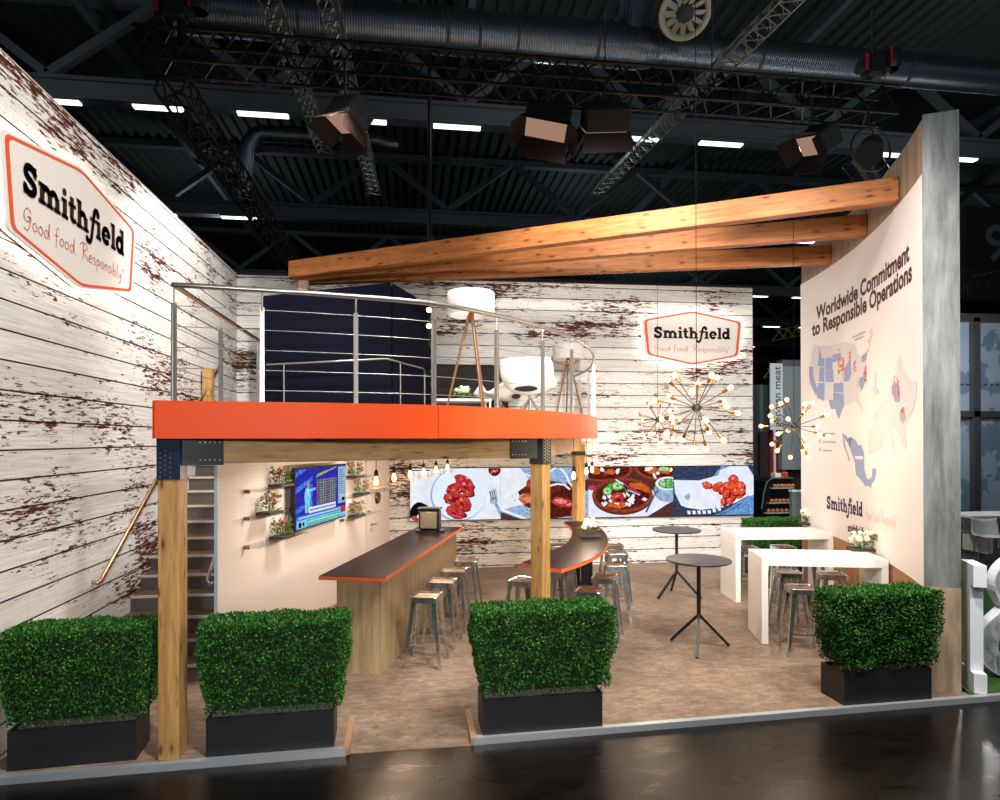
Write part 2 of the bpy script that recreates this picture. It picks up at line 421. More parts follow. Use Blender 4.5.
# heavy slab lettering, x-height 1
def slab(txt):
    P = P2(); W = .37
    def stem(p, x, top=1.0, ts=True, bs=True):
        p.rect(x+.12, 0, x+.12+W, top)
        if bs: p.rect(x, 0, x+.24+W, .2)
        if ts: p.rect(x-.02, top-.2, x+.12+W, top)
    def gS(p):
        p.stroke([(.98, 1.02), (.90, 1.2), (.70, 1.30), (.50, 1.31), (.30, 1.24), (.20, 1.06), (.25, .90), (.45, .79), (.72, .68), (.90, .55), (.94, .38), (.84, .20), (.62, .13), (.42, .14), (.24, .24), (.14, .42)], .35, False)
        p.rect(.87, .92, 1.06, 1.44); p.rect(.04, 0, .23, .52); return 1.20
    def arch(p, x):      # from stem at x to a stem at x+.66
        p.stroke([(x+.36, .66), (x+.46, .79), (x+.60, .86), (x+.72, .85), (x+.85, .76), (x+.92, .60)], .31, False)
    def gm(p): stem(p, 0); stem(p, .66, .74, False); stem(p, 1.32, .74, False); arch(p, 0); arch(p, .66); return 1.98
    def gi(p): stem(p, 0); p.disc(.27, 1.32, .19); return .62
    def gj(p): stem(p, 0); return .62                       # the i of the fi pair has no dot of its own
    def gt(p):
        p.rect(.14, .2, .14+W, 1.32); p.rect(-.02, .8, .72, 1.0); p.stroke([(.295, .3), (.33, .17), (.46, .12), (.62, .16), (.72, .26)], .24, False); return .76
    def gh(p): stem(p, 0, 1.47); stem(p, .66, .74, False); arch(p, 0); return 1.32
    def gf(p):
        p.stroke([(1.16, 1.36), (1.04, 1.50), (.84, 1.50), (.70, 1.34), (.62, 1.05), (.52, .5), (.42, 0), (.32, -.28), (.14, -.42), (-.08, -.36)], .29, True)
        p.disc(1.10, 1.30, .19); p.disc(-.1, -.27, .16); p.poly([(.22, .80), (1.0, .80), (1.0, 1.0), (.22, 1.0)]); return .70
    def ge(p):
        p.arc(.52, .5, .37, .375, 0, 318, .33); p.rect(.2, .42, .99, .59); return 1.08
    def gl(p): stem(p, 0, 1.47); return .60
    def gd(p):
        p.arc(.48, .5, .33, .37, 0, 360, .33); p.rect(.66, 0, .66+W, 1.47); p.rect(.50, 1.27, .97, 1.47); p.rect(.66, 0, 1.12, .2); return 1.12
    G = dict(S=gS, m=gm, i=gi, j=gj, t=gt, h=gh, f=gf, e=ge, l=gl, d=gd); x = 0
    for ch in txt:
        g = P2(); w = G[ch](g); P.merge(g, x-(.16 if ch == 'f' else 0), 0); x += w+.045
    return P, x
# thin handwriting
HAND = {
 'G': ([[(.72, 1.2), (.6, 1.42), (.35, 1.4), (.14, 1.1), (.1, .7), (.25, .48), (.5, .5), (.66, .8), (.45, .82), (.72, .85), (.68, .4), (.55, 0), (.35, -.22), (.12, -.1)]], .85),
 'o': ([[(.3, .62), (.14, .5), (.08, .25), (.2, .02), (.4, .08), (.48, .35), (.38, .58), (.25, .6)]], .56),
 'd': ([[(.46, .5), (.25, .6), (.1, .35), (.14, .05), (.35, .02), (.5, .35), (.6, 1.2), (.56, .5), (.62, .0)]], .74),
 'f': ([[(.5, 1.15), (.38, 1.3), (.26, 1.05), (.24, .3), (.18, -.35)], [(.02, .6), (.48, .66)]], .55),
 '.': ([[(.12, .0), (.15, .04)]], .34), ' ': ([], .38),
 'R': ([[(.28, 1.25), (.25, .6), (.16, -.05)], [(-.15, 1.05), (.1, 1.3), (.5, 1.38), (.75, 1.15), (.6, .85), (.28, .68), (.5, .4), (.85, .0)]], .92),
 'e': ([[(.1, .28), (.4, .38), (.42, .55), (.25, .62), (.08, .4), (.12, .08), (.3, .0), (.46, .1)]], .54),
 's': ([[(.38, .56), (.22, .62), (.12, .46), (.34, .28), (.34, .06), (.08, .0)]], .48),
 'p': ([[(.12, .6), (.12, .1), (.06, -.5)], [(.12, .4), (.3, .62), (.48, .45), (.4, .15), (.14, .08)]], .58),
 'n': ([[(.1, .6), (.1, .0)], [(.1, .35), (.28, .6), (.4, .5), (.42, .0)]], .54),
 'i': ([[(.1, .58), (.12, .0)], [(.14, .84), (.16, .88)]], .27),
 'b': ([[(.12, 1.2), (.1, .1), (.3, .0), (.46, .25), (.36, .5), (.12, .4)]], .56),
 'l': ([[(.14, 1.2), (.12, .1), (.2, .0)]], .28),
 'y': ([[(.08, .58), (.16, .2), (.36, .25), (.46, .6), (.42, .1), (.3, -.4), (.08, -.45)]], .56),
 '*': ([[(.1, 1.0), (.2, 1.05), (.26, .95), (.18, .86), (.1, .92), (.12, 1.0)]], .3)}
def hand(txt, w=.07):
    P = P2(); x = 0
    for ch in txt:
        st, a = HAND[ch]
        for q in st:
            # smooth the polyline
            pts = []
            for i in range(len(q)-1):
                p0, p1, p2, p3 = q[max(i-1, 0)], q[i], q[i+1], q[min(i+2, len(q)-1)]
                for k in range(3):
                    t = k/3; pts.append(tuple(.5*((2*p1[j])+(-p0[j]+p2[j])*t+(2*p0[j]-5*p1[j]+4*p2[j]-p3[j])*t*t+(-p0[j]+3*p1[j]-3*p2[j]+p3[j])*t**3) for j in (0, 1)))
            pts.append(q[-1]); P.stroke([(x+a_, b_) for a_, b_ in pts], w)
        x += a
    return P, x
def catmull(pts, n=8):
    out = []
    for i in range(len(pts)-1):
        p0, p1, p2, p3 = [Vector(pts[j]) for j in (max(i-1, 0), i, i+1, min(i+2, len(pts)-1))]
        if i == 0: p0 = p1*2-p2
        if i == len(pts)-2: p3 = p2*2-p1
        for k in range(n):
            t = k/n; out.append(.5*((2*p1)+(-p0+p2)*t+(2*p0-5*p1+4*p2-p3)*t*t+(-p0+3*p1-3*p2+p3)*t**3))
    out.append(Vector(pts[-1])); return out
def resample(pts, n):
    L = [0]
    for a, b in zip(pts, pts[1:]): L.append(L[-1]+(b-a).length)
    out = []
    for k in range(n+1):
        t = L[-1]*k/n; i = 0
        while i < len(L)-2 and L[i+1] < t: i += 1
        f = (t-L[i])/max(1e-9, L[i+1]-L[i]); out.append(pts[i].lerp(pts[i+1], f))
    return out

import bmesh
def sliced(P, step=.14):
    """triangulate flat print shapes and cut them into narrow strips so that they can follow a curved wall"""
    bm = bmesh.new(); lay = {}
    from mathutils.geometry import tessellate_polygon
    for f in P.f:
        vs = [bm.verts.new((P.v[i][0], P.v[i][1], P.z[i])) for i in f]
        for tr in tessellate_polygon([[Vector((P.v[i][0], P.v[i][1], 0)) for i in f]]):
            try: bm.faces.new([vs[k] for k in tr])
            except ValueError: pass
    xs = [v.co.x for v in bm.verts]; x = math.floor(min(xs)/step)*step+step
    while x < max(xs):
        bmesh.ops.bisect_plane(bm, geom=bm.verts[:]+bm.edges[:]+bm.faces[:], plane_co=(x, 0, 0), plane_no=(1, 0, 0)); x += step
    Q = P2(); bm.verts.index_update(); Q.v = [(v.co.x, v.co.y) for v in bm.verts]; Q.z = [v.co.z for v in bm.verts]; Q.f = [[v.index for v in f.verts] for f in bm.faces]; Q.m = [0]*len(Q.f); bm.free(); return Q
# ================================================================== SETTING
XL = -3.14; YB = 12.47
# ramp notch in the platform front
RX0, RX1, RY = -.51, .52, 5.93
def yfront(x): return 5.24 + (x+2.99)*.0374
b = MB()
zs = -.05
poly = [(XL, yfront(XL)), (RX0, yfront(RX0)), (RX0, RY), (RX1, RY), (RX1, yfront(RX1)), (5.36, yfront(5.36)), (5.36, 5.75), (7.2, 10.4), (7.2, 12.5), (XL, 12.5)]
b.prism(poly, zs, 0)
floor = struct(b.build('floor', FLOORM))
b = MB(); yf = yfront(0)
b.add([(RX0, yf, zs+.002), (RX1, yf, zs+.002), (RX1, RY, 0), (RX0, RY, 0), (RX0, yf, zs-.02), (RX1, yf, zs-.02), (RX1, RY, -.06), (RX0, RY, -.06)], [(0, 1, 2, 3), (7, 6, 5, 4), (0, 4, 5, 1), (1, 5, 6, 2), (2, 6, 7, 3), (3, 7, 4, 0)])
ramp_o = struct(b.build('trim_1', FLOORM))
b = MB(); b.bb(-60, -20, -.12, 70, 90, -.052)
hall_floor = struct(b.build('floor_hall', HALLF))
EDGE = plain('aluminium_edge', (186, 192, 198), .35, .5)
TANW = plain('tan_edge_strip', (176, 134, 96), .5)
def edge_strip(x0, x1, name):
    b = MB()
    for q in (0,):
        y0, y1 = yfront(x0), yfront(x1)
        b.add([(x0, y0-.012, -.052), (x1, y1-.012, -.052), (x1, y1+.045, -.052), (x0, y0+.045, -.052), (x0, y0-.012, .004), (x1, y1-.012, .004), (x1, y1+.045, .004), (x0, y0+.045, .004)],
              [(3, 2, 1, 0), (4, 5, 6, 7), (0, 1, 5, 4), (1, 2, 6, 5), (2, 3, 7, 6), (3, 0, 4, 7)])
    return struct(b.build(name, EDGE))
edge_strip(XL, RX0, 'trim_2'); edge_strip(RX1, 9.5, 'trim_3')
for i, x in enumerate((RX0, RX1)):
    b = MB(); b.bb(x-.025, yfront(x)-.01, -.045, x+.025, RY+.02, .006); struct(b.build('trim_%d' % (4+i), TANW))
# walls
b = MB(); b.bb(XL-.12, 4.55, -.05, XL, YB+.12, 5.5); struct(b.build('wall_left', SIDING))
b = MB(); b.bb(XL, YB, 0, 6.95, YB+.12, 5.5)
for i, p in enumerate(b.v):
    if p.z > 5: p.z = 5.5+(p.x-XL)/(6.95-XL)*.06
struct(b.build('wall_back', SIDING))
b = MB(); b.bb(XL-.13, 4.5, 5.5, XL+.004, YB+.125, 5.512); struct(b.build('trim_6', plain('wall_cap', (190, 180, 165), .6)))
b = MB(); b.bb(XL+.004, YB-.004, 5.5, 6.955, YB+.125, 5.512)
for p in b.v: p.z += (p.x-XL)/(6.95-XL)*.06
b.bb(6.95, YB-.004, 0, 6.957, YB+.124, 5.56)
struct(b.build('trim_7', plain('wall_edge_brown', (120, 60, 44), .6)))
# slanted cream wall
W0 = Vector((-.39, YB, 0)); WD = Vector((-.286, -.958, 0)).normalized(); WN = Vector((.958, -.286, 0)).normalized(); WLEN = 5.58
def wpt(s, z, off=0.0): return W0 + WD*s + WN*off + Vector((0, 0, z))
def wpx(u, v, off=0.0):
    p = atp(u, v, W0+WN*off, WN); return (p-W0).dot(WD), p.z
b = MB()
def wbox(b, s0, s1, z0, z1, o0, o1):
    P = [wpt(s0, 0, o0), wpt(s1, 0, o0), wpt(s1, 0, o1), wpt(s0, 0, o1)]
    vs = [p+Vector((0, 0, z0)) for p in P]+[p+Vector((0, 0, z1)) for p in P]
    return b.add(vs, [(0, 1, 2, 3), (7, 6, 5, 4), (4, 5, 1, 0), (5, 6, 2, 1), (6, 7, 3, 2), (7, 4, 0, 3)])
wbox(b, .03, WLEN, 0, 2.485, -.03, 0); struct(b.build('wall_slanted', WALLW))
b = MB(); wbox(b, WLEN, WLEN+.015, 0, 2.485, -.034, .004); struct(b.build('trim_8', plain('pale_edge_profile', (196, 214, 224), .4)))
# door in that wall
s_a, _ = wpx(366, 500); s_b, _ = wpx(388, 500)
d = struct(thing('door_1', None, None, wpt((s_a+s_b)/2, 0)))
b = MB(); wbox(b, s_b+.05, s_a, .01, 2.08, .0, .012); o = b.build('door_panel', WALLW, d)
b = MB()
wbox(b, s_b, s_b+.05, 0, 2.14, 0, .03); wbox(b, s_a, s_a+.03, 0, 2.14, 0, .02); wbox(b, s_b, s_a+.03, 2.09, 2.14, 0, .02); b.build('door_frame', plain('cream_frame', (222, 210, 198), .5), d)
hs, hz = wpx(372, 524.5, .03); b = MB(); b.cyl(wpt(hs, hz, .012), wpt(hs, hz, .06), .012); b.beam(wpt(hs, hz, .06), wpt(hs-.16, hz, .06), .02, .02)
wbox(b, hs-.02, hs+.02, hz-.03, hz+.03, .012, .018); wbox(b, hs-.015, hs+.015, hz-.12, hz-.07, .012, .02); b.build('door_handle', STEEL, d)
# curved right wall
def wx(y): t = y-5.78; return 5.046+.535*t-.0405*t*t
NR = 28; RP = [Vector((wx(5.78+4.52*i/NR), 5.78+4.52*i/NR, 0)) for i in range(NR+1)]
RS = [0]
for a, c in zip(RP, RP[1:]): RS.append(RS[-1]+(c-a).length)
def rnorm(i):
    a = RP[max(i-1, 0)]; c = RP[min(i+1, NR)]; d = (c-a).normalized(); return Vector((-d.y, d.x, 0))
def rpt(s, z, off=0.0):      # s from the front end into the depth, off towards the stand
    s = max(0, min(RS[-1], s)); i = 0
    while i < NR-1 and RS[i+1] < s: i += 1
    f = (s-RS[i])/(RS[i+1]-RS[i]); p = RP[i].lerp(RP[i+1], f); n = rnorm(i).lerp(rnorm(i+1), f).normalized()
    return p + n*off + Vector((0, 0, z))
def rpx(u, v, off=0.02):     # pixel to (s, z) on the curved wall
    best = None
    for k in range(600):
        s = RS[-1]*k/599; p = rpt(s, 0, off) - EYE; q = _f.dot(p); x = 500+F*RIGHT.dot(p)/q
        if best is None or abs(x-u) < best[0]: best = (abs(x-u), s, p)
    s = best[1]; d = ray(u, v); h = math.hypot(best[2].x, best[2].y)/math.hypot(d.x, d.y)
    return s, EYE.z + d.z*h
def rslab(b, s0, s1, z0, z1, o0, o1, n=28):
    A = [rpt(s0+(s1-s0)*i/n, 0, o1) for i in range(n+1)]; B = [rpt(s0+(s1-s0)*i/n, 0, o0) for i in range(n+1)]
    Z0, Z1 = Vector((0, 0, z0)), Vector((0, 0, z1))
    b.strip([p+Z0 for p in A], [p+Z1 for p in A]); b.strip([p+Z1 for p in B], [p+Z0 for p in B])
    b.strip([p+Z1 for p in A], [p+Z1 for p in B]); b.strip([p+Z0 for p in B], [p+Z0 for p in A])
    for i in (0, n): b.add([A[i]+Z0, B[i]+Z0, B[i]+Z1, A[i]+Z1], [(0, 1, 2, 3)])
SE = RS[-1]; ZW = 5.68
b = MB(); rslab(b, .014, SE, 0, ZW, -.284, 0); struct(b.build('wall_right', FADEW))
b = MB(); rslab(b, .016, SE, 0.02, 1.0, 0, .006); struct(b.build('wall_right_lower_boards', WARMW))
b = MB(); rslab(b, .0, .014, 1.02, ZW+.004, -.288, .021, 1); struct(b.build('wall_right_end_upper', GREYW))
b = MB(); rslab(b, .0, .014, 0, 1.02, -.288, .021, 1); struct(b.build('wall_right_end_lower', FADEW))
# hall ceiling : corrugated deck, girders, far walls
CZ = 14.5; b = MB(); n = 0; x = -45.0; vs = []; 
while x < 55:
    for dx, dz in ((0, 0), (.16, 0), (.21, .12), (.37, .12)): vs.append((x+dx, dz))
    x += .42
A = [Vector((px, -4, CZ+pz)) for px, pz in vs]; B_ = [Vector((px, 90, CZ+pz)) for px, pz in vs]
b.strip(A, B_); ceilm = plain('dark_corrugated_roof', (58, 66, 66), .75, var=.15)
struct(b.build('ceiling', ceilm))
b = MB(); b.bb(-45, 88, -.05, 55, 88.3, 15); struct(b.build('wall_far', plain('dark_far_wall', (26, 30, 32), .9)))
b = MB(); b.bb(-45.3, -4, -.05, -45, 88, 15); struct(b.build('wall_hall_left', plain('dark_far_wall', (26, 30, 32), .9)))
b = MB(); b.bb(55, -4, -.05, 55.3, 88, 15); struct(b.build('wall_hall_right', plain('dark_far_wall', (26, 30, 32), .9)))
GIRD = plain('grey_roof_girder', (84, 92, 98), .6, var=.1)
rows = [(18.7, 11.5), (27.6, 11.5), (38.6, 11.5), (49, 11.5), (60, 11.5), (73, 11.5)]
tube_proto = None
for ri, (gy, gz) in enumerate(rows):
    g = thing('roof_girder', ['grey roof girder carrying the nearest row of strip lights', 'grey roof girder, second one behind the nearest', 'grey roof girder, third one into the hall', 'grey roof girder, fourth one into the hall', 'grey roof girder, fifth one into the hall', 'grey roof girder farthest down the hall'][ri], 'girder', (0, gy, gz+.4), group='roof girders across the hall')
    b = MB(); b.bb(-32, gy, gz+.12, 45, gy+.35, gz+.62); b.bb(-32, gy-.1, gz+.56, 45, gy+.45, gz+.66); b.bb(-32, gy-.06, gz+.08, 45, gy+.4, gz+.14)
    b.build('bottom_chord', GIRD, g)
    b = MB(); step = 5.6; x = -32
    while x < 44:
        b.beam((x, gy+.17, gz+.75), (x+step/2, gy+.17, CZ-.1), .22, .22); b.beam((x+step/2, gy+.17, CZ-.1), (x+step, gy+.17, gz+.75), .22, .22)
        x += step
    b.build('diagonals', GIRD, g)
    b = MB(); b.bb(-32, gy, CZ-.25, 45, gy+.35, CZ-.02); b.build('top_chord', GIRD, g)
    x = -12.14 if ri == 0 else -14+ri*.9
    while x < (18 if ri == 0 else 36):
        vis = True
        if ri > 0: 
            q = Vector((x, gy, gz))-EYE; u_ = 500+F*RIGHT.dot(q)/_f.dot(q)
            vis = (-20 < u_ < 290) or (640 < u_ < 1020)
        if vis:
            if tube_proto is None:
                t = thing('strip_light', 'white fluorescent strip light under the nearest roof girder', 'ceiling light', (x, gy+.1, gz), group='strip lights of the nearest row')
                b = MB(); b.bb(x-.72, gy-.02, gz+.04, x+.72, gy+.22, gz+.10); b.build('housing', HALLDK, t)
                b = MB(); b.bb(x-.68, gy+.0, gz-.01, x+.68, gy+.20, gz+.045); b.build('diffuser', TUBE, t); tube_proto = t
            elif ri == 0:
                dup(tube_proto, (x, gy+.1, gz))
            else:
                dup(tube_proto, (x, gy+.1, gz), label='white fluorescent strip light in a row farther down the hall', group='strip lights of the farther rows')
        x += 2.70 if ri == 0 else 3.1
# longitudinal purlins
for i, x in enumerate((-16, -8.5, 1.5, 11, 20)):
    b = MB(); b.bb(x, 4, 13.6, x+.18, 70, 13.9); tag(b.build('roof_purlin', GIRD), 'grey roof purlin running into the depth of the hall', 'purlin', 'roof purlins along the hall')
# ================================================================== STAIRS
NS = 16; R_ = .177; T_ = .28; SY = 7.03
st = thing('staircase', 'dark straight staircase along the whitewashed left wall up to the deck', 'staircase', (-2.5, SY, 0))
RISER = plain('dark_grey_riser', (98, 88, 82), .6, var=.3, scale=8); TREAD = plain('brown_tread', (98, 74, 60), .6, var=.2, scale=8); NOSE = plain('pale_nosing', (206, 204, 200), .4)
for i in range(NS):
    y0 = SY+i*T_; z1 = min((i+1)*R_, 2.775); z0 = i*R_; b = MB(); xs = -2.0 - max(0, 0)
    # right side limit follows the slanted wall
    s_ = (YB-y0)/.958; xr = min(-1.985, W0.x-.298*(YB-y0)-.1) if y0 > 7 else -1.985
    xr = -2.0
    b.k = 0; b.bb(XL+.002, y0+.01, z0, xr, y0+T_+.012, z1-.02); b.k = 1; b.bb(XL+.002, y0+.008, z1-.02, xr, y0+T_+.01, z1)
    so = b.build('step', [RISER, TREAD], st)
    b = MB(); b.bb(XL+.002, y0-.006, z1-.028, xr, y0+.010, z1+.002); b.build('nosing', NOSE, so)
# handrail on left wall
def wall_rail(name, x, side, label, y0, y1, off=.0):
    z_ = lambda y: 1.0+(y-SY)*R_/T_+.12
    r = thing(name, label, 'handrail', (x, y0, z_(y0)))
    b = MB(); X = x+side*.075
    b.tube([(x, y0-.02, z_(y0)-.04), (x+side*.05, y0-.03, z_(y0)-.05), (X, y0-.0, z_(y0)-.03), (X, y0+.05, z_(y0)+.01), (X, y1, z_(y1))], .02)
    b.build('rail', plain('copper_toned_steel', (208, 160, 124), .28, 1), r)
    b = MB()
    y = y0+.45
    while y < y1: b.tube([(x, y, z_(y)-.1), (X, y, z_(y)-.09), (X, y, z_(y)-.01)], .007, 6); y += 1.1
    b.build('brackets', STEEL, r)
wall_rail('wall_handrail', XL, 1, 'copper-toned handrail slanting up the whitewashed left wall', 7.0, 11.3)
z_ = lambda y: .92+(y-SY)*R_/T_+.1
r = thing('stair_handrail', 'short steel handrail end beside the cream wall at the stairs', 'handrail', (-2.05, 7.1, 1.0))
b = MB(); b.tube([(-2.0, 7.18, 1.0), (-2.07, 7.10, .98), (-2.09, 7.12, 1.02), (-2.09, 7.4, 1.22), (-2.09, 8.6, 1.98)], .02); b.build('rail', STAINL, r)
# ================================================================== MEZZANINE
ZB, ZT = 2.487, 2.777
edge_pts = catmull([(-1.915, 5.24, 0), (-1.26, 5.34, 0), (-.65, 5.45, 0), (.235, 5.72, 0), (.865, 6.2, 0), (1.42, 6.77, 0), (1.98, 7.55, 0), (2.37, 8.3, 0), (2.66, 9.1, 0), (2.92, 10.1, 0), (3.07, 11.0, 0), (3.15, 12.44, 0)], 6)
dk = thing('mezzanine_deck', 'raised timber deck with a curved orange front on posts over the bar', 'deck', (-1.915, 5.24, ZB))
poly = [(p.x, p.y) for p in edge_pts] + [(-3.12, 12.44), (-3.12, 11.35), (-1.94, 11.35)]
poly[0] = (-1.91, 5.25)
b = MB(); b.prism(poly, ZB+.03, ZT-.012); b.build('deck_floor', plain('grey_deck_underside', (150, 140, 130), .7), dk)
def fas(pts, name='fascia_panel'):
    b = MB(); n = len(pts); nn = []
    for i in range(n):
        d = (pts[min(i+1, n-1)]-pts[max(i-1, 0)]).normalized(); nn.append(Vector((d.y, -d.x, 0)))
    A = [p+q*.02 for p, q in zip(pts, nn)]; B = [p-q*.005 for p, q in zip(pts, nn)]; a, c = Vector((0, 0, ZB)), Vector((0, 0, ZT))
    b.strip([p+a for p in A], [p+c for p in A]); b.strip([p+c for p in A], [p+c for p in B]); b.strip([p+a for p in B], [p+a for p in A]); b.strip([p+c for p in B], [p+a for p in B])
    for i in (0, n-1): b.add([A[i]+a, B[i]+a, B[i]+c, A[i]+c], [(0, 1, 2, 3)])
    return b.build(name, ORANGE, dk)
fas(edge_pts[:19]); g = edge_pts[18:37]; g[0] = g[0].lerp(g[1], .03); fas(g); g = edge_pts[36:]; g[0] = g[0].lerp(g[1], .03); fas(g)
fas([Vector((-1.915, 12.4, 0)), Vector((-1.915, 9, 0)), Vector((-1.915, 5.24, 0))])
# posts
def post(label, x, y, z0, z1, w, dpt, rz, parts=None):
    t = thing('timber_post', label, 'post', (x, y, z0), rz, 'timber posts of the deck')
    b = MB(); b.bb(-w/2, -dpt/2, 0, w/2, dpt/2, z1-z0, bev=.006); b.build('shaft', POSTW, t, off=0)
    return t
p1 = post('thick timber post between the two leftmost box hedges', -1.852, 5.43, 0, ZB, .154, .2, 0)
b = MB(); b.bb(-.083, -.108, 2.17, .083, -.101, 2.5); b.bb(.083, -.108, 2.17, .09, .02, 2.5); b.bb(.055, -.118, 2.17, .07, -.108, 2.5)
pl = b.build('corner_bracket', NAVYST, p1, off=0)
b = MB()
for i in range(6):
    for j, x in enumerate((-.055, -.02, .018)):
        z = 2.19+i*.037+(.018 if j == 1 else 0); b.cyl((x, -.114, z), (x, -.107, z), .005, n=6)
b.build('bolts', STEEL, pl, off=0)
p2 = post('timber post rising behind the middle box hedge at the curved bar', 1.402, 6.94, 0, ZB, .158, .158, radians(45.9))
b = MB(); b.bb(-.086, -.087, 2.21, .086, -.081, 2.5); b.bb(-.087, -.087, 2.21, -.081, .083, 2.5)
pl = b.build('corner_bracket', DARKST, p2, off=0)
b = MB()
for i in range(8):
    for j in range(3):
        z = 2.24+i*.034+(.017 if j == 1 else 0); x = -.04+j*.04
        b.cyl((x, -.092, z), (x, -.086, z), .006, n=6)
b.build('bolts', BOLT, pl, off=0)
p3 = post('timber post farthest back, rising behind the curved bar', 2.93, 11.12, 0, ZB-.1, .17, .17, radians(15))
b = MB(); b.bb(-.09, -.09, 2.19, .09, .09, 2.26); b.build('strap', BLACKM, p3, off=0)
b = MB(); b.bb(-.10, -.12, ZB-.10, .34, .12, ZB-.05); b.build('cap_board', plain('pale_cap', (216, 190, 150), .6), p3, off=0)
p4 = post('timber post whose top shows above the deck by the left wall', -3.04, 10.4, 0, 3.56, .14, .14, 0)
# beams
def beam(name, label, a, c, w, h, z0, mat, cat='beam', group=None):
    a = Vector(a); c = Vector(c); d = c-a; L = d.length
    t = thing(name, label, cat, (a.x, a.y, z0), atan2(d.y, d.x), group)
    b = MB(); b.bb(0, -w/2, 0, L, w/2, h, bev=.006); b.build('timber', mat, t, off=0); return t, L
bm1, L1 = beam('deck_beam', 'long horizontal timber beam under the orange deck front', (-1.77, 5.45, 0), (1.30, 6.83, 0), .14, .2, ZB-.2, BEAMW, group='deck beams')
b = MB(); b.bb(-.03, -.082, -.012, .275, -.071, .2); pl = b.build('steel_plate', DARKST, bm1, off=0)
b = MB()
for i in range(5):
    for z in (.03, .17): b.cyl((.10+i*.036, -.09, z), (.10+i*.036, -.082, z), .0055, n=6)
b.build('bolts', BOLT, pl, off=0)
b = MB(); b.bb(L1-.34, -.082, -.012, L1-.0, -.071, .2); pl = b.build('steel_plate', DARKST, bm1, off=0)
b = MB()
for i in range(5):
    for z in (.03, .17): b.cyl((L1-.31+i*.04, -.09, z), (L1-.31+i*.04, -.082, z), .0055, n=6)
b.build('bolts', BOLT, pl, off=0)
beam('deck_beam', 'timber beam under the deck between the middle and the rear post', (1.48, 7.07, 0), (2.87, 11.0, 0), .14, .2, ZB-.2, BEAMW, group='deck beams')
# railing
ZR = 3.67
inn = [p.copy() for p in edge_pts]
for i in range(len(inn)):
    d = (edge_pts[min(i+1, len(inn)-1)]-edge_pts[max(i-1, 0)]).normalized(); inn[i] += Vector((-d.y, d.x, 0))*.03
inn[0] = Vector((-1.80, 5.30, 0))
rl = thing('deck_railing', 'curved stainless railing with steel cables around the raised deck', 'railing', (-1.9, 5.3, ZT))
fine = resample(inn, 90)
b = MB(); b.tube([p+Vector((0, 0, ZR)) for p in fine], .021)
b.build('handrail', STAINL, rl)
b = MB(); b.tube([(-1.80, 5.29, ZR), (-1.80, 8.2, ZR)], .021); b.build('side_handrail', plain('stainless_brown_reflection', (206, 170, 138), .25, 1), rl)  # brown reflection on this stainless rail is put into its colour
for k in range(5):
    z = ZR-.16*(k+1); b = MB(); b.tube([p+Vector((0, 0, z)) for p in fine], .0035, 5); b.build('cable', STEEL, rl)
    b = MB(); b.tube([(-1.8, 5.3, z), (-1.8, 8.2, z)], .003, 4); b.build('side_cable', STEEL, rl)
def px_on_path(u):
    best = None
    for i in range(len(fine)-1):
        for k in range(5):
            p = fine[i].lerp(fine[i+1], k/5); q = p+Vector((0, 0, 3.2))-EYE; x = 500+F*RIGHT.dot(q)/_f.dot(q)
            if best is None or abs(x-u) < best[0]: best = (abs(x-u), p, (fine[i+1]-fine[i]).normalized())
        if p.y > 9.1: break
    return best[1], best[2]
def baluster(p, d):
    b = MB(); up = Vector((0, 0, 1)); s = d*.012; nrm = Vector((-d.y, d.x, 0))
    for sg in (-1, 1): b.beam(p+s*sg+up*(ZT-.02), p+s*sg+up*3.53, .009, .034, up=nrm)
    b.beam(p+up*(ZT-.02), p+up*3.5, .016, .012, up=nrm)
    b.cyl(p+up*3.5, p+up*(ZR-.01), .007, n=8); b.build('baluster', STAINL, rl)
for u in (172.5, 261.5, 356, 433.5, 497, 542.5, 571.5): baluster(*px_on_path(u))
for y in (9.05, 9.9, 10.75, 11.6):
    i = min(range(len(fine)), key=lambda q: abs(fine[q].y-y)); baluster(fine[i], (fine[i+1]-fine[i-1]).normalized())
for y in (6.55, 8.1): baluster(Vector((-1.8, y, 0)), Vector((0, 1, 0)))
ORANGEL = plain('orange_edge', (238, 112, 52), .5, var=.02)
# ================================================================== BAR COUNTER
CD = Vector((.291, 1, 0)).normalized(); CN = Vector((CD.y, -CD.x, 0))     # CN points to the right
C0 = Vector((-.257, 6.80, 0)); CL = 3.91; CW = .72
def cp(s, w, z): return C0 + CD*s - CN*w + Vector((0, 0, z))
def cbox(b, s0, s1, w0, w1, z0, z1):
    P = [(s0, w0), (s1, w0), (s1, w1), (s0, w1)]
    vs = [cp(a, c, z0) for a, c in P]+[cp(a, c, z1) for a, c in P]
    return b.add(vs, [(0, 1, 2, 3), (7, 6, 5, 4), (4, 5, 1, 0), (5, 6, 2, 1), (6, 7, 3, 2), (7, 4, 0, 3)])
t = thing('bar_counter', 'long straight bar counter with oak sides and dark orange-edged top', 'bar counter', cp(CL/2, CW/2, 0))
b = MB(); cbox(b, .14, CL-.02, .09, .58, 0, 1.005); b.build('body', OAK, t)
b = MB(); cbox(b, 0, CL, 0, CW, 1.01, 1.048); b.build('orange_edge_board', ORANGEL, t)
b = MB(); cbox(b, .004, CL-.004, .004, CW-.004, 1.048, 1.052); b.build('worktop', COUNTER, t)
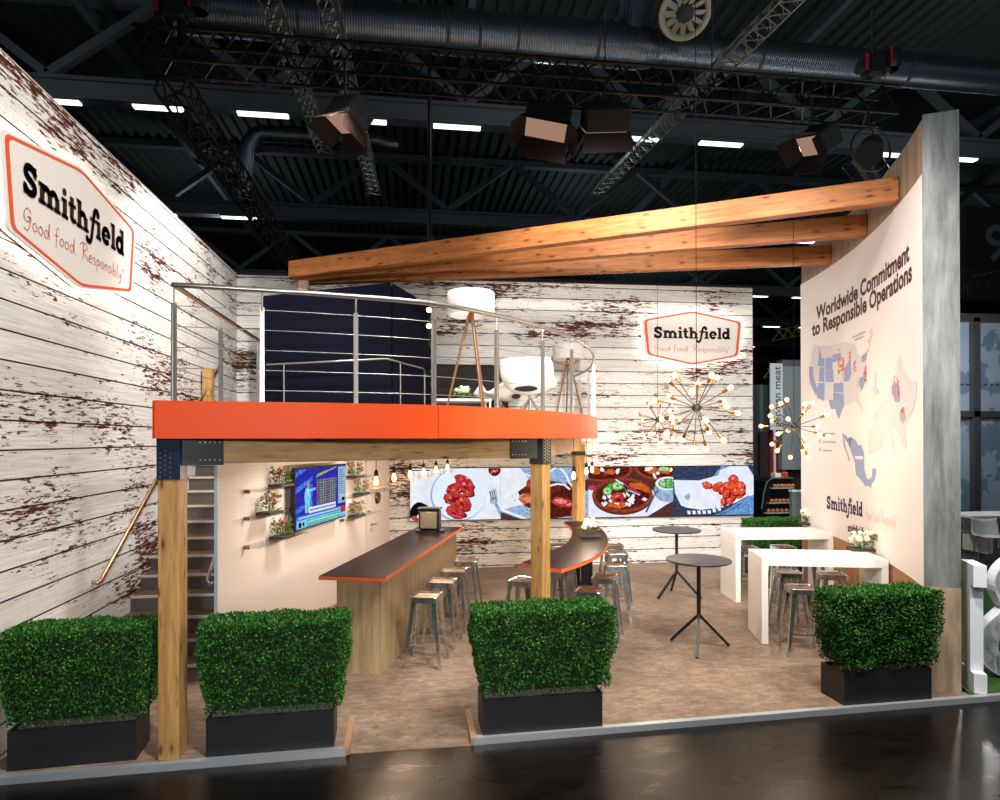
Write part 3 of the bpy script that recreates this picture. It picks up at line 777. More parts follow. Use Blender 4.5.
# napkin / card holder
q = atz(430, 532, 1.052)
t = thing('napkin_dispenser', 'black napkin dispenser with a silver face on the far end of the straight bar', 'napkin dispenser', q, -.25)
NS_ = 1.18
b = MB(); b.prism([(.23*cos(a), .15*sin(a)) for a in [2*pi*i/24 for i in range(24)]], 0, .035); b.build('base', plain('dark_plastic', (30, 26, 34), .3), t, off=0)
b = MB(); b.bb(-.16, -.10, .035, .16, .10, .35, bev=.025); b.bb(-.175, -.115, .35, .175, .115, .38, bev=.012); b.build('case', plain('dark_plastic', (30, 26, 34), .3), t, off=0)
b = MB(); b.bb(-.125, -.109, .07, .125, -.10, .32, bev=.004); b.build('face_plate', plain('worn_silver', (176, 166, 140), .35, .8), t, off=0)
# ---- stools
def make_stool():
    t = thing('bar_stool', None, 'bar stool', (0, 0, 0))
    def sq(h, r, n=5):
        out = []
        for cx, cy, a0 in ((h-r, h-r, 0), (-h+r, h-r, 90), (-h+r, -h+r, 180), (h-r, -h+r, 270)):
            for i in range(n+1):
                a = radians(a0+90*i/n); out.append((cx+cos(a)*r, cy+sin(a)*r))
        return out
    rings = [(.135, .03, .748), (.147, .035, .757), (.154, .04, .76), (.157, .042, .755), (.157, .042, .70)]
    b = MB(); vs = []; n = 24
    for h, r, z in rings: vs += [(x, y, z) for x, y in sq(h, r)]
    for i in range(len(rings)-1):
        b.add(vs, [(i*n+k, i*n+(k+1) % n, (i+1)*n+(k+1) % n, (i+1)*n+k) for k in range(n)])
    skirt = solid(b.build('rim', GALV, t, off=0), .004)
    b = MB(); o1 = sq(.136, .03); hole = [(.03*cos(radians(i*15)), .012*sin(radians(i*15)), .7475) for i in range(n)]
    # ring between outer rounded square and slot
    a_o = [(x, y, .748) for x, y in o1]
    import bisect
    order = sorted(range(n), key=lambda i: atan2(a_o[i][1], a_o[i][0]) % (2*pi))
    ao = [a_o[i] for i in order]; ho = sorted(hole, key=lambda p: atan2(p[1], p[0]) % (2*pi))
    b.add(ao+ho, [(i, (i+1) % n, n+(i+1) % n, n+i) for i in range(n)])
    solid(b.build('seat', SEATM, t, off=0), .004)
    legs = []
    for sx in (1, -1):
        for sy in (1, -1):
            top = Vector((sx*.132, sy*.132, .745)); bot = Vector((sx*.205, sy*.205, .02)); b = MB()
            # two-sided pressed leg
            for dx, dy in ((1, 0), (0, 1)):
                w0, w1 = .052, .026
                a = Vector((sx*dx, sy*dy, 0)); b.add([top, top-Vector((sx*(1-dx), sy*(1-dy), 0))*w0, bot-Vector((sx*(1-dx), sy*(1-dy), 0))*w1, bot], [(0, 1, 2, 3)])
            lg = solid(b.build('leg', GALV, t, off=0), .006, 0)
            b = MB(); b.beam(bot+Vector((-sx*.012, -sy*.012, .03)), bot+Vector((-sx*.010, -sy*.010, -.02)), .034, .034); b.build('foot', GALV, lg, off=0)
    def at_h(sx, sy, z): f = (.745-z)/.725; return Vector((sx*(.132+.073*f-.008), sy*(.132+.073*f-.008), z))
    for (a, c, z) in (((-1, -1), (1, -1), .25), ((-1, 1), (1, 1), .25), ((-1, -1), (-1, 1), .31), ((1, -1), (1, 1), .31)):
        b = MB(); b.beam(at_h(*a, z), at_h(*c, z), .008, .020); b.build('footrest', GALV, t, off=0)
    b = MB()
    for s in (1, -1): b.beam(at_h(-1, s*-1, .69), at_h(1, s, .69), .02, .006)
    b.build('cross_brace', GALV, t, off=0)
    return t
stool0 = make_stool(); first = [True]
def stool(x, y, rz, label, group):
    if first[0]:
        first[0] = False; stool0.matrix_basis = Matrix.Translation((x, y, 0)) @ Matrix.Rotation(rz, 4, 'Z'); stool0['label'] = label; stool0['group'] = group; return stool0
    return dup(stool0, (x, y, 0), rz, label, group)
ca = -atan2(.291, 1)
for (x, y, l) in ((.18, 7.24, 'metal bar stool nearest the camera of the four along the straight counter'),
                  (.385, 7.93, 'metal bar stool second from the front along the straight counter'),
                  (.575, 8.56, 'metal bar stool third from the front along the straight counter'),
                  (.80, 9.26, 'metal bar stool farthest back along the straight counter')):
    stool(x, y, ca, l, 'bar stools along the straight counter')
for (x, y, r, l) in ((2.03, 7.22, -.5, 'metal bar stool just behind the middle box hedge, outside the curved bar'),
                  (2.41, 7.87, -.42, 'metal bar stool outside the curved bar, second from the front'),
                  (2.79, 8.63, -.25, 'metal bar stool outside the curved bar, third from the front'),
                  (3.09, 9.5, -.15, 'metal bar stool outside the curved bar, fourth from the front'),
                  (3.27, 10.28, -.05, 'metal bar stool outside the curved bar, farthest back'),
                  (1.37, 7.86, -.6, 'metal bar stool seen left of the front post of the curved bar'),
                  (1.86, 8.30, -.5, 'metal bar stool tucked under the front of the curved bar, right of the post'),
                  (2.20, 9.2, -.4, 'metal bar stool inside the bend of the curved bar'),
                  (2.36, 10.3, -.2, 'metal bar stool inside the bend of the curved bar, farthest back')):
    stool(x, y, r, l, 'bar stools around the curved bar')
# ---- curved bar
outer = catmull([(1.64, 6.96, 0), (2.05, 7.42, 0), (2.45, 8.05, 0), (2.76, 8.85, 0), (2.98, 9.8, 0), (3.05, 10.6, 0), (3.03, 11.0, 0)], 6)
inner = catmull([(1.27, 7.40, 0), (1.62, 7.92, 0), (2.02, 8.50, 0), (2.32, 9.25, 0), (2.52, 10.0, 0), (2.60, 10.6, 0), (2.62, 10.98, 0)], 6)
t = thing('curved_bar', 'crescent-shaped bar table with dark top and orange edge behind the timber post', 'bar table', (2.2, 8.9, 0))
poly = [(p.x, p.y) for p in outer]+[(p.x, p.y) for p in reversed(inner)]
def hull_strip(b, z0, z1):
    up0, up1 = Vector((0, 0, z0)), Vector((0, 0, z1))
    b.strip([p+up1 for p in outer], [p+up1 for p in inner]); b.strip([p+up0 for p in inner], [p+up0 for p in outer])
    b.strip([p+up0 for p in outer], [p+up1 for p in outer]); b.strip([p+up1 for p in inner], [p+up0 for p in inner])
    for i in (0, -1): b.add([outer[i]+up0, inner[i]+up0, inner[i]+up1, outer[i]+up1], [(0, 1, 2, 3)])
b = MB(); hull_strip(b, 1.01, 1.05); b.build('orange_edge_board', ORANGEL, t)
cc = [(o+i)/2 for o, i in zip(outer, inner)]
outer2, inner2 = outer, inner
outer = [o+(c-o).normalized()*.005 for o, c in zip(outer2, cc)]; inner = [i+(c-i).normalized()*.005 for i, c in zip(inner2, cc)]
b = MB(); hull_strip(b, 1.05, 1.053); b.build('worktop', COUNTER, t)
for i, f in ((11, .4), (15, .45), (24, .5), (33, .5)):
    p = outer[i].lerp(inner[i], f); b = MB(); b.cyl((p.x, p.y, 0), (p.x, p.y, 1.01), .045, n=16); b.cyl((p.x, p.y, 0), (p.x, p.y, .012), .16, n=24); b.build('leg', BLACKM, t)
# ---- bistro tables
def bistro(loc, rz, label):
    t = thing('bistro_table', label, 'bar table', loc, rz, 'round bistro tables')
    b = MB(); b.lathe([(.0, 1.028), (.36, 1.028), (.375, 1.036), (.378, 1.046), (.372, 1.055), (.36, 1.058), (0, 1.058)], n=48); b.build('table_top', GREYTOP, t, off=0)
    b = MB(); b.cyl((0, 0, .36), (0, 0, 1.03), .024, n=16); b.cyl((0, 0, 1.0), (0, 0, 1.03), .06, .09, n=16); b.build('pole', BLACKM, t, off=0)
    for k in range(3):
        a = radians(k*120); b = MB(); b.beam((.0*cos(a), 0*sin(a), .40), (.385*cos(a), .385*sin(a), .012), .03, .03); b.build('leg', BLACKM, t, off=0)
    return t
bt = bistro((3.38, 7.3, 0), atan2(6.95-7.3, 3.2-3.38), 'round dark bistro table on a tripod base, nearer to the camera')
dup(bt, (4.15, 9.75, 0), radians(-160), 'round dark bistro table on a tripod base, farther back near the screen wall')
# ---- white bar tables
def white_table(loc, rz, L, D, label):
    t = thing('white_bar_table', label, 'bar table', loc, rz, 'white slab bar tables')
    H = 1.045; th = .075
    b = MB(); b.bb(0, 0, H-.10, L, D, H); bevel(b.build('table_top', WHITE, t, off=0), .004)
    for x in (0, L-th):
        b = MB(); b.bb(x, 0, 0, x+th, D, H-.101); bevel(b.build('side_panel', WHITE, t, off=0), .003)
    return t
white_table((4.20, 7.34, 0), atan2(-.37, 1.40), 1.44, .64, 'long white slab bar table nearer to the camera by the map wall')
white_table((4.88, 9.26, 0), atan2(-.17, 1.5), 1.50, .64, 'long white slab bar table farther back by the map wall')
for (x, y, r, l) in ((4.84, 7.83, -.25, 'metal bar stool behind the nearer white table, left one'),
                  (4.50, 7.00, -.3, 'metal bar stool in front of the nearer white table'),
                  (5.33, 7.64, -.3, 'metal bar stool behind the nearer white table, right one'),
                  (5.06, 6.84, -.3, 'metal bar stool half hidden behind the rightmost box hedge'),
                  (5.30, 9.72, -.1, 'metal bar stool behind the farther white table, left one'),
                  (5.92, 9.70, -.1, 'metal bar stool behind the farther white table, right one'),
                  (5.28, 8.78, -.15, 'metal bar stool between the two white tables, left one'),
                  (5.75, 8.75, -.15, 'metal bar stool between the two white tables, right one')):
    stool(x, y, r, l, 'bar stools at the white tables')
# ---- flower vases
ROSE = plain('cream_rose_petals', (240, 230, 204), .7, var=.1); PINK = plain('pink_petals', (214, 130, 110), .7); LEAFY = plain('bouquet_leaves', (96, 124, 50), .6, var=.3); REDB = plain('red_berries', (150, 66, 50), .6)
def bouquet(loc, rz, label, kind='rose', sc=1.0, group='small flower arrangements on slate trays', long=.3):
    rnd = random.Random(hash(label) % 1000 if False else len(label)*7+int(abs(loc[0])*100))
    t = thing('flower_arrangement', label, 'flowers', loc, rz, group)
    b = MB(); b.bb(-long/2*sc, -.09*sc, 0, long/2*sc, .09*sc, .03*sc, bev=.004); b.build('slate_tray', SLATE, t, off=0)
    b = MB()
    w = (.085 if kind == 'rose' else .07)*sc; h = .10*sc; z = .03*sc
    for x0, y0, x1, y1 in ((-w, -w, w, -w+.004), (-w, w-.004, w, w), (-w, -w, -w+.004, w), (w-.004, -w, w, w)): b.bb(x0, y0, z, x1, y1, z+h)
    b.bb(-w, -w, z, w, w, z+.006); b.build('glass_vase', GLASS, t, off=0)
    lf = MB(); fl = MB(); rd = MB()
    n = 15 if kind == 'rose' else 10
    for i in range(n):
        a = rnd.uniform(0, 2*pi); rr = sqrt(rnd.random())*(.088 if kind == 'rose' else .10)*sc; top = Vector((cos(a)*rr*1.25, sin(a)*rr, z+h+rnd.uniform(-.01, .075)*sc*(1 if kind == 'rose' else 1.5)))
        base = Vector((cos(a)*rr*.4, sin(a)*rr*.4, z+.01)); lf.cyl(base, top, .003*sc, n=5)
        if kind == 'rose':
            k = rnd.uniform(.028, .040)*sc
            for q in range(3):   # layered petals
                a2 = rnd.uniform(0, 6); fl.ball(top+Vector((cos(a2), sin(a2), .3))*k*.25, k*(1-.18*q), 8)
        else:
            for q in range(3): (rd if rnd.random() < .5 else fl).ball(top+Vector((rnd.uniform(-.02, .02), rnd.uniform(-.02, .02), rnd.uniform(-.02, .03)))*sc, rnd.uniform(.008, .017)*sc, 6)
    for i in range(80 if kind == 'rose' else 110):
        a = rnd.uniform(0, 2*pi); rr = rnd.uniform(.03, .125)*sc*(1 if kind == 'rose' else 1.05); c = Vector((cos(a)*rr*1.2, sin(a)*rr, z+h+rnd.uniform(-.07 if kind == 'rose' else -.08, .07 if kind == 'rose' else .12)*sc))
        d = Vector((cos(a), sin(a), rnd.uniform(-.3, .9))).normalized()*rnd.uniform(.018, .034)*sc; s = d.cross(Vector((rnd.uniform(-1, 1), rnd.uniform(-1, 1), rnd.uniform(-1, 1)))).normalized()*.011*sc
        lf.add([c-d, c+s, c+d, c-s], [(0, 1, 2, 3)])
    lf.build('stems_and_leaves', LEAFY, t, off=0); fl.build('blooms', ROSE if kind == 'rose' else PINK, t, off=0)
    if rd.v: rd.build('berries', REDB, t, off=0)
    return t
bouquet(atz(862, 550.5, 1.045), -.27, 'white rose bouquet in glass on the nearer white table', long=.28, sc=1.12)
bouquet(atz(809, 524.5, 1.045), -.13, 'white rose bouquet in glass on the farther white table', long=.30, sc=1.1)
bouquet(atz(590, 536.5, 1.053), -.2, 'white rose bouquet in glass on the curved bar', long=.27, sc=1.15)
# ================================================================== BOX HEDGES
LEAF4 = [plain('box_leaf_deep', (18, 60, 10), .75, var=.3), plain('box_leaf_mid', (32, 98, 14), .7, var=.3), plain('box_leaf_fresh', (58, 128, 24), .65, var=.3), plain('box_leaf_yellow', (116, 140, 40), .6, var=.3)]
def make_hedge(L=.97, D=.33):
    rnd = random.Random(5); t = thing('box_hedge', None, 'hedge', (0, 0, 0))
    b = MB(); b.bb(0, 0, 0, L, D, .285); b2 = MB()
    th = .015
    b = MB(); b.bb(0, 0, 0, L, th, .30); b.bb(0, D-th, 0, L, D, .30); b.bb(0, th, 0, th, D-th, .30); b.bb(L-th, th, 0, L, D-th, .30); b.bb(th, th, .0, L-th, D-th, .02)
    b.build('planter', PLANTER, t, off=0)
    b = MB(); b.bb(th, th, .02, L-th, D-th, .27)
    for i in range(420):
        x = rnd.uniform(.03, L-.03); y = rnd.choice((rnd.uniform(.02, .07), rnd.uniform(.03, D-.04))); r = rnd.uniform(.007, .014); b.lathe([(0, -r*.6), (r, 0), (0, r*.6)], (x, y, .275), 5, smooth=False)
    b.build('gravel', GRAVEL, t, off=0)
    x0, x1, y0, y1, z0, z1 = -.06, L+.095, -.035, D+.035, .335, 1.025
    def R(): return rnd.uniform(-1, 1)
    b = MB()
    # core: lumpy dark mass
    def core(u, v): pass
    b.bb(0, 0, 0, 1, 1, 1)
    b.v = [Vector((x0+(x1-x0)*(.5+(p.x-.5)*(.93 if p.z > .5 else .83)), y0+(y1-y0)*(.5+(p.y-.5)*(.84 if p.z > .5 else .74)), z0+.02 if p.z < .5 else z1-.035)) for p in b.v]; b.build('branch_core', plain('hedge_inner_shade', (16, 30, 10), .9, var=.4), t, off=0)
    b = MB()
    faces = [('f', (x1-x0)*(z1-z0)), ('b', (x1-x0)*(z1-z0)*.6), ('l', (y1-y0)*(z1-z0)), ('r', (y1-y0)*(z1-z0)), ('t', (x1-x0)*(y1-y0)*1.2)]
    tot = sum(a for _, a in faces); N = 23000
    for nm, a in faces:
        for i in range(int(N*a/tot)):
            u, v = rnd.random(), rnd.random(); dep = abs(rnd.gauss(0, .028)) - .012
            taper = (.10 if nm in 'lr' else .04)*max(0, .6-v)  # narrower at the foot
            if nm == 'f': tx = .10*max(0, .6-v); p = Vector((x0+tx+(x1-x0-2*tx)*u, y0+dep+taper, z0+(z1-z0)*v)); nn = Vector((0, -1, 0))
            elif nm == 'b': tx = .10*max(0, .6-v); p = Vector((x0+tx+(x1-x0-2*tx)*u, y1-dep-taper, z0+(z1-z0)*v)); nn = Vector((0, 1, 0))
            elif nm == 'l': p = Vector((x0+dep+taper, y0+(y1-y0)*u, z0+(z1-z0)*v)); nn = Vector((-1, 0, 0))
            elif nm == 'r': p = Vector((x1-dep-taper, y0+(y1-y0)*u, z0+(z1-z0)*v)); nn = Vector((1, 0, 0))
            else: p = Vector((x0+(x1-x0)*u, y0+(y1-y0)*v, z1-dep)); nn = Vector((0, 0, 1))
            # lumpy surface and uneven lower hem
            lump = (.004 if nm == 't' else .010)*(sin(p.x*17+p.z*11)+sin(p.z*23-p.x*9+1.3)+sin(p.y*19+p.x*13)); p += nn*lump
            if p.z < z0+.06 and rnd.random() < .45: continue
            d = (nn*.7+Vector((R(), R(), R()+.45))).normalized(); L2 = rnd.uniform(.009, .016); s = d.cross(Vector((R(), R(), R()))).normalized()*L2*.62; n2 = d.cross(s).normalized()
            d = d*L2
            q = rnd.random(); hz = (p.z-z0)/(z1-z0)
            b.k = 3 if q > .975 else 2 if q > .80-.12*hz else 1 if q > .36 else 0
            b.add([p-d, p-d*.1+s+n2*.002, p+d, p-d*.1-s+n2*.002], [(0, 1, 2), (0, 2, 3)])
    b.build('foliage', LEAF4, t, off=0)
    return t
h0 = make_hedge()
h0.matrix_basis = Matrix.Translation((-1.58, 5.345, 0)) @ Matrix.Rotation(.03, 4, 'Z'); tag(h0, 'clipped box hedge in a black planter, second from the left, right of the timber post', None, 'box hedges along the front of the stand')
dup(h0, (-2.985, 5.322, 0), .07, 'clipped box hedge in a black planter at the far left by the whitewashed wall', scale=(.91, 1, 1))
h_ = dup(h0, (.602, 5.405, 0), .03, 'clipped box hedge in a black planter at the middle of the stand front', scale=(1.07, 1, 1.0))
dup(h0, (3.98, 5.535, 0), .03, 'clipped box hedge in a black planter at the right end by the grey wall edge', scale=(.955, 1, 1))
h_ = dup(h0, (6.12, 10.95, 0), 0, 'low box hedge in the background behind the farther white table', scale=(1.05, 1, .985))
# ================================================================== PENDANTS
def pendant(p, top, label, group, cage=True):
    t = thing('pendant_bulb', label, 'pendant lamp', (p.x, p.y, top), 0, group); h = p.z-top
    b = MB(); b.cyl((0, 0, h+.10), (0, 0, 0), .004, n=6); b.cyl((0, 0, -.012), (0, 0, 0), .03, n=12); b.build('cord', BLACKM, t, off=0)
    b = MB(); b.lathe([(.006, h+.13), (.022, h+.11), (.026, h+.07), (.022, h+.05), (.0, h+.05)], n=14); b.build('socket', BRONZE, t, off=0)
    b = MB(); b.lathe([(.0, h-.055), (.016, h-.05), (.026, h-.03), (.026, h-.005), (.016, h+.03), (.012, h+.05), (0, h+.05)], n=14); b.build('bulb', FILAMENT, t, off=0)
    if cage:
        b = MB(); b.lathe([(.024, h+.06), (.05, h+.02), (.078, h-.04), (.082, h-.08), (.07, h-.115)], n=20); b.build('glass_shade', PGLASS, t, off=0)
        b = MB(); prev = None
        for (r, z) in ((.083, -.08), (.055, .012)): b.tube([(cos(a)*r, sin(a)*r, h+z) for a in [2*pi*i/20 for i in range(21)]], .0022, 4)
        b.build('wire_ring', BRASS, t, off=0)
    ld = bpy.data.lights.new('bulb_light', 'POINT'); ld.energy = 16; ld.color = (1, .78, .58); ld.shadow_soft_size = .05
    lo = bpy.data.objects.new('bulb_light', ld); COL.objects.link(lo); lo.parent = t; lo.location = (0, 0, h-.16)
    return t
pts = [(-.39, 7.67), (-.20, 8.32), (0, 9.0), (.20, 9.7), (.41, 10.4), (.635, 11.17)]
lab = ['nearest the camera', 'second from the front', 'third from the front', 'fourth from the front', 'fifth from the front', 'farthest back']
for (x, y), l in zip(pts, lab): pendant(Vector((x, y, 2.0)), ZB+.03, 'filament pendant bulb over the straight counter, '+l, 'pendant bulbs over the straight counter')
for (x, y, z, l) in ((2.22, 8.68, 1.98, 'nearest the camera'), (2.68, 9.7, 1.99, 'second from the front'), (2.89, 10.12, 1.99, 'farthest back')):
    pendant(Vector((x, y, z)), ZB+.03, 'filament pendant bulb over the curved bar, '+l, 'pendant bulbs over the curved bar', False)
# ---- sputnik chandeliers
def chandelier(c, label, top, seed, tiltx=0):
    t = thing('starburst_chandelier', label, 'chandelier', tuple(c), seed*.7, 'starburst chandeliers')
    b = MB(); b.ball((0, 0, 0), .045, 16); b.build('hub', BRONZE, t, off=0)
    b = MB(); b.cyl((0, 0, 0), (0, 0, top-c.z), .003, n=6); b.build('cord', plain('black_cord', (8, 8, 8), .9, spec=.05), t, off=0)
    rnd = random.Random(11); n = 22
    for i in range(n):
        z = 1-2*(i+.5)/n; a = i*2.39996; r = sqrt(1-z*z); d = Vector((cos(a)*r, sin(a)*r, z)); d = (d+Vector((rnd.uniform(-.12, .12), rnd.uniform(-.12, .12), rnd.uniform(-.1, .1)))).normalized()
        if d.z > .93: d = (d+Vector((.5, .2, 0))).normalized()
        L = rnd.uniform(.29, .35); b = MB(); b.cyl(d*.03, d*L, .0045, n=6); arm = b.build('arm', BRONZE, t, off=0)
        b = MB(); b.cyl(d*(L-.01), d*(L+.045), .014, .016, n=10); b.build('socket', BRASS, arm, off=0)
        b = MB(); T = Matrix.Translation(d*(L+.07)); b.ball(d*(L+.075), .026, 12); b.cyl(d*(L+.045), d*(L+.06), .016, .022, n=10, caps=False); b.build('bulb', BULB, arm, off=0)
    return t
def chl(t, c, e):
    ld = bpy.data.lights.new('chandelier_light', 'POINT'); ld.energy = e; ld.color = (1, .78, .52); ld.shadow_soft_size = .32
    lo = bpy.data.objects.new('chandelier_light', ld); COL.objects.link(lo); lo.location = (c[0], c[1], c[2]-.06)
cA = Vector((2.71, 5.89, 2.77)); cB = Vector((4.18, 10.6, 2.80)); cC = Vector((4.79, 7.6, 2.63))
ch = chandelier(cA, 'largest-looking starburst chandelier of bare bulbs, in front of the screen wall', 7.4, 0); chl(ch, cA, 40)
ch2 = chandelier(cB, 'small-looking starburst chandelier farthest back, left of the largest one', 7.2, 1); chl(ch2, cB, 40)
ch3 = chandelier(cC, 'starburst chandelier of bare bulbs beside the map wall', 7.2, 2); chl(ch3, cC, 40)
# ================================================================== UPSTAIRS
def pad_wall(b, a, c, z0, z1a, z1c, rolls, amp=.02):
    a = Vector(a); c = Vector(c); d = (c-a).normalized(); n = Vector((d.y, -d.x, 0))
    def fn(u, v):
        p = a.lerp(c, u); z = z0+(z1a+(z1c-z1a)*u-z0)*v; k = (v*rolls) % 1.0
        return p+n*amp*sqrt(max(0, 1-(2*k-1)**2)) + Vector((0, 0, z)) if v < 1 else p+Vector((0, 0, z))
    b.grid(fn, 6, rolls*8, True)
pa, pb, pc = (-2.42, 11.30), (-.28, 10.16), (.36, 11.75); pd = (-1.2, 12.3)
t = thing('padded_booth', 'dark navy padded fabric booth standing on the raised deck', 'booth', (-.8, 11.2, ZT), 0)
b = MB(); pad_wall(b, (pa[0], pa[1], 0), (pb[0], pb[1], 0), ZT, 4.88, 4.90, 9); b.build('front_panel', PADNAVY, t)
b = MB(); pad_wall(b, (pb[0], pb[1], 0), (pc[0], pc[1], 0), ZT, 4.90, 4.88, 9); b.build('side_panel', PADNAVY, t)
b = MB(); Q = [(pa[0]+.02, pa[1]+.03), (pb[0], pb[1]+.03), (pc[0]-.03, pc[1]), (pd[0], pd[1]), (-2.2, 12.3)]; b.prism(Q, ZT, 4.86); b.build('back_shell', PADNAVY, t)
# low guard rail in front of it
t = thing('guard_rail', 'low stainless guard rail in front of the navy padded booth', 'railing', (-.3, 9.95, ZT))
g = [(-2.3, 10.95, 3.69), (-.34, 9.9, 3.69), (.22, 11.25, 3.69), (.25, 11.35, 3.66), (.25, 11.36, 3.55), (.25, 11.36, ZT)]
b = MB(); b.tube(g[:2]+g[2:], .017); b.build('handrail', STAINL, t)
b = MB()
for x, y in ((-2.0, 10.79), (0, 0), (-.15, 10.36)):
    if x: b.cyl((x, y, ZT), (x, y, 3.68), .013, n=8)
b.build('posts', STAINL, t)
t = thing('padded_bench', 'low black padded bench back along the rear wall of the deck', 'bench', (1.0, 12.2, ZT))
b = MB(); pad_wall(b, (.40, 12.18, 0), (1.78, 12.18, 0), ZT, 3.88, 3.88, 5, .03); b.bb(.40, 12.18, ZT, 1.78, 12.34, 3.87); b.build('back_rest', PADBLK, t)
b = MB(); b.bb(.40, 11.68, ZT+.05, 1.78, 12.17, ZT+.42, bev=.04); b.build('seat', PADBLK, t)
# floor lamps
def floor_lamp(loc, rz, label):
    t = thing('floor_lamp', label, 'floor lamp', loc, rz, 'tripod floor lamps on the deck')
    b = MB(); b.lathe([(.262, 1.13), (.272, 1.14), (.272, 1.385), (.262, 1.395), (.255, 1.39), (.255, 1.135), (.262, 1.13)], n=40); b.build('lamp_shade', SHADE, t, off=0)
    b = MB(); b.cyl((0, 0, 1.08), (0, 0, 1.16), .035, n=14); b.cyl((0, 0, 1.16), (0, 0, 1.36), .01, n=8)
    for k in range(3): a = radians(k*120); b.beam((0, 0, 1.36), (.26*cos(a), .26*sin(a), 1.375), .006, .006)
    b.build('socket', BRASS, t, off=0)
    for k in range(3):
        a = radians(k*120-90+20); b = MB(); b.cyl((.025*cos(a), .025*sin(a), 1.13), (.30*cos(a), .30*sin(a), 0), .019, .012, n=10); b.build('leg', plain('walnut_leg', (120, 78, 44), .45), t, off=0)
    b = MB(); b.ball((0, 0, 1.26), .035, 10); b.build('bulb', emis('lamp_bulb', (255, 226, 190), 3), t, off=0)
    return t
fl = floor_lamp((.70, 7.48, ZT), 0, 'tripod floor lamp with a white drum shade, nearer one on the deck')
dup(fl, (2.82, 11.4, ZT), .6, 'tripod floor lamp with a white drum shade at the far right of the deck')
t = thing('side_table', 'low white framed side table on the deck beside the lamp', 'table', (1.05, 10.1, ZT))
b = MB(); b.bb(.35, 9.75, 3.055, 1.22, 10.4, 3.085); b.build('table_top', WHITE, t)
for x in (.36, 1.19):
    for y in (9.76, 10.37): b = MB(); b.bb(x, y, ZT, x+.025, y+.025, 3.055); b.build('leg', WHITE, t)
bouquet(Vector((.80, 10.0, 3.085)), 0, 'pale yellow flowers in a glass on the deck side table', long=.16, sc=1.0)
def lounge(loc, rz, label):
    t = thing('lounge_chair', label, 'armchair', loc, rz, 'white shell lounge chairs on the deck')
    prof = catmull([(-.36, .40, 0), (-.05, .35, 0), (.16, .34, 0), (.26, .42, 0), (.36, .64, 0), (.44, .84, 0)], 5)   # (y, z)
    prof = resample(prof, 24)
    def fn(u, v):
        i = min(23, int(v*24)); f = v*24-i; p = prof[i].lerp(prof[i+1], f); w = .30+.09*sin(min(1, v*1.3)*pi*.5); a = (u*2-1)
        if v > .93: w *= .97-.6*(v-.93)
        curl = abs(a)**2.6; side = sin(min(1, max(0, (v-.2)/.6))*pi)
        y = p.x - curl*(.10+.16*side)*(1 if v > .35 else v/.35); z = p.y + curl*.24*(1-min(1, max(0, v-.25)/.5))*min(1, v/.2+.2)
        return Vector((a*w, y, z))
    b = MB(); b.grid(fn, 20, 24); solid(b.build('shell', WHITE, t, off=0), .022, 1)
    def fn2(u, v):
        p = fn(.06+.88*u, .04+.92*v); q = fn(.06+.88*u+.01, .04+.92*v)-p; r = fn(.06+.88*u, min(1, .04+.92*v+.01))-p; n = q.cross(r).normalized(); return p+n*.012
    b = MB(); b.grid(fn2, 16, 20); b.build('inner_lining', PADBLK, t, off=0)
    # oval opening low in the back
    e = []; c = fn(.5, .60); d1 = fn(.52, .60)-c; d2 = fn(.5, .62)-c; d1.normalize(); d2.normalize(); n = d1.cross(d2).normalized()
    b = MB(); e = [c-n*.030+d1*.17*cos(a)+d2*.045*sin(a) for a in [2*pi*i/24 for i in range(24)]]; b.add(e, [tuple(range(24))]); b.build('back_opening', BLACKM, t, off=0)
    b = MB(); b.cyl((0, 0, .12), (0, 0, .34), .025, n=10)
    for k in range(4): a = radians(45+90*k); b.beam((0, 0, .30), (.30*cos(a), .30*sin(a), .0), .02, .02)
    b.build('base', STEEL, t, off=0); return t
lc = lounge((1.74, 9.35, ZT), radians(158), 'white shell lounge chair seen from behind by the deck railing')
dup(lc, (1.52, 10.9, ZT), radians(235), 'white shell lounge chair with black lining behind the nearer one')
# hanging bulbs by the booth
for z, l in ((3.62, 'lower'), (3.86, 'upper')):
    pass
t = thing('cluster_pendant', 'cord with two glowing bulbs hanging by the corner of the padded booth', 'pendant lamp', (.24, 10.0, 3.4))
q = aty(429, 300, 10.0); X = q.x
b = MB(); b.cyl((X, 10.0, 3.9), (X, 10.0, 8), .004, n=6); b.cyl((X, 10.0, 4.3), (X, 10.0, 4.62), .004, n=6); b.build('cord', BLACKM, t)
for v in (310, 326):
    p = aty(429, v, 10.0); b = MB(); b.ball(p, .04, 12); b.build('bulb', FILAMENT, t); b = MB(); b.cyl(p+Vector((0, 0, .03)), p+Vector((0, 0, .09)), .018, n=8); b.build('socket', BRONZE, t)
# ================================================================== LARCH ROOF BEAMS
for (u, v0, v1), (lx, ly), l in zip(((898, 180, 204), (865.5, 217, 236), (830, 246.5, 263)), ((-1.95, 11.18), (-1.89, 11.42), (-1.80, 11.62)), ('longest and highest-looking larch roof beam, fanning out to the map wall front', 'middle larch roof beam of the three fanning out to the map wall', 'shortest-looking larch roof beam of the three, lowest in view')):
    s, z = rpx(u, v0, .02); e = rpt(s, 0, .004)
    beam('roof_beam', l, (lx, ly, 0), (e.x, e.y, 0), .16, .27, 5.16, ROOFW, group='larch roof beams over the stand')
t = thing('support_post', 'pale post carrying the left end of the roof beams', 'post', (-1.80, 11.35, ZT))
b = MB(); b.bb(-1.86, 11.30, ZT, -1.70, 11.46, 5.16); b.build('shaft', plain('pale_timber', (226, 196, 160), .6), t)
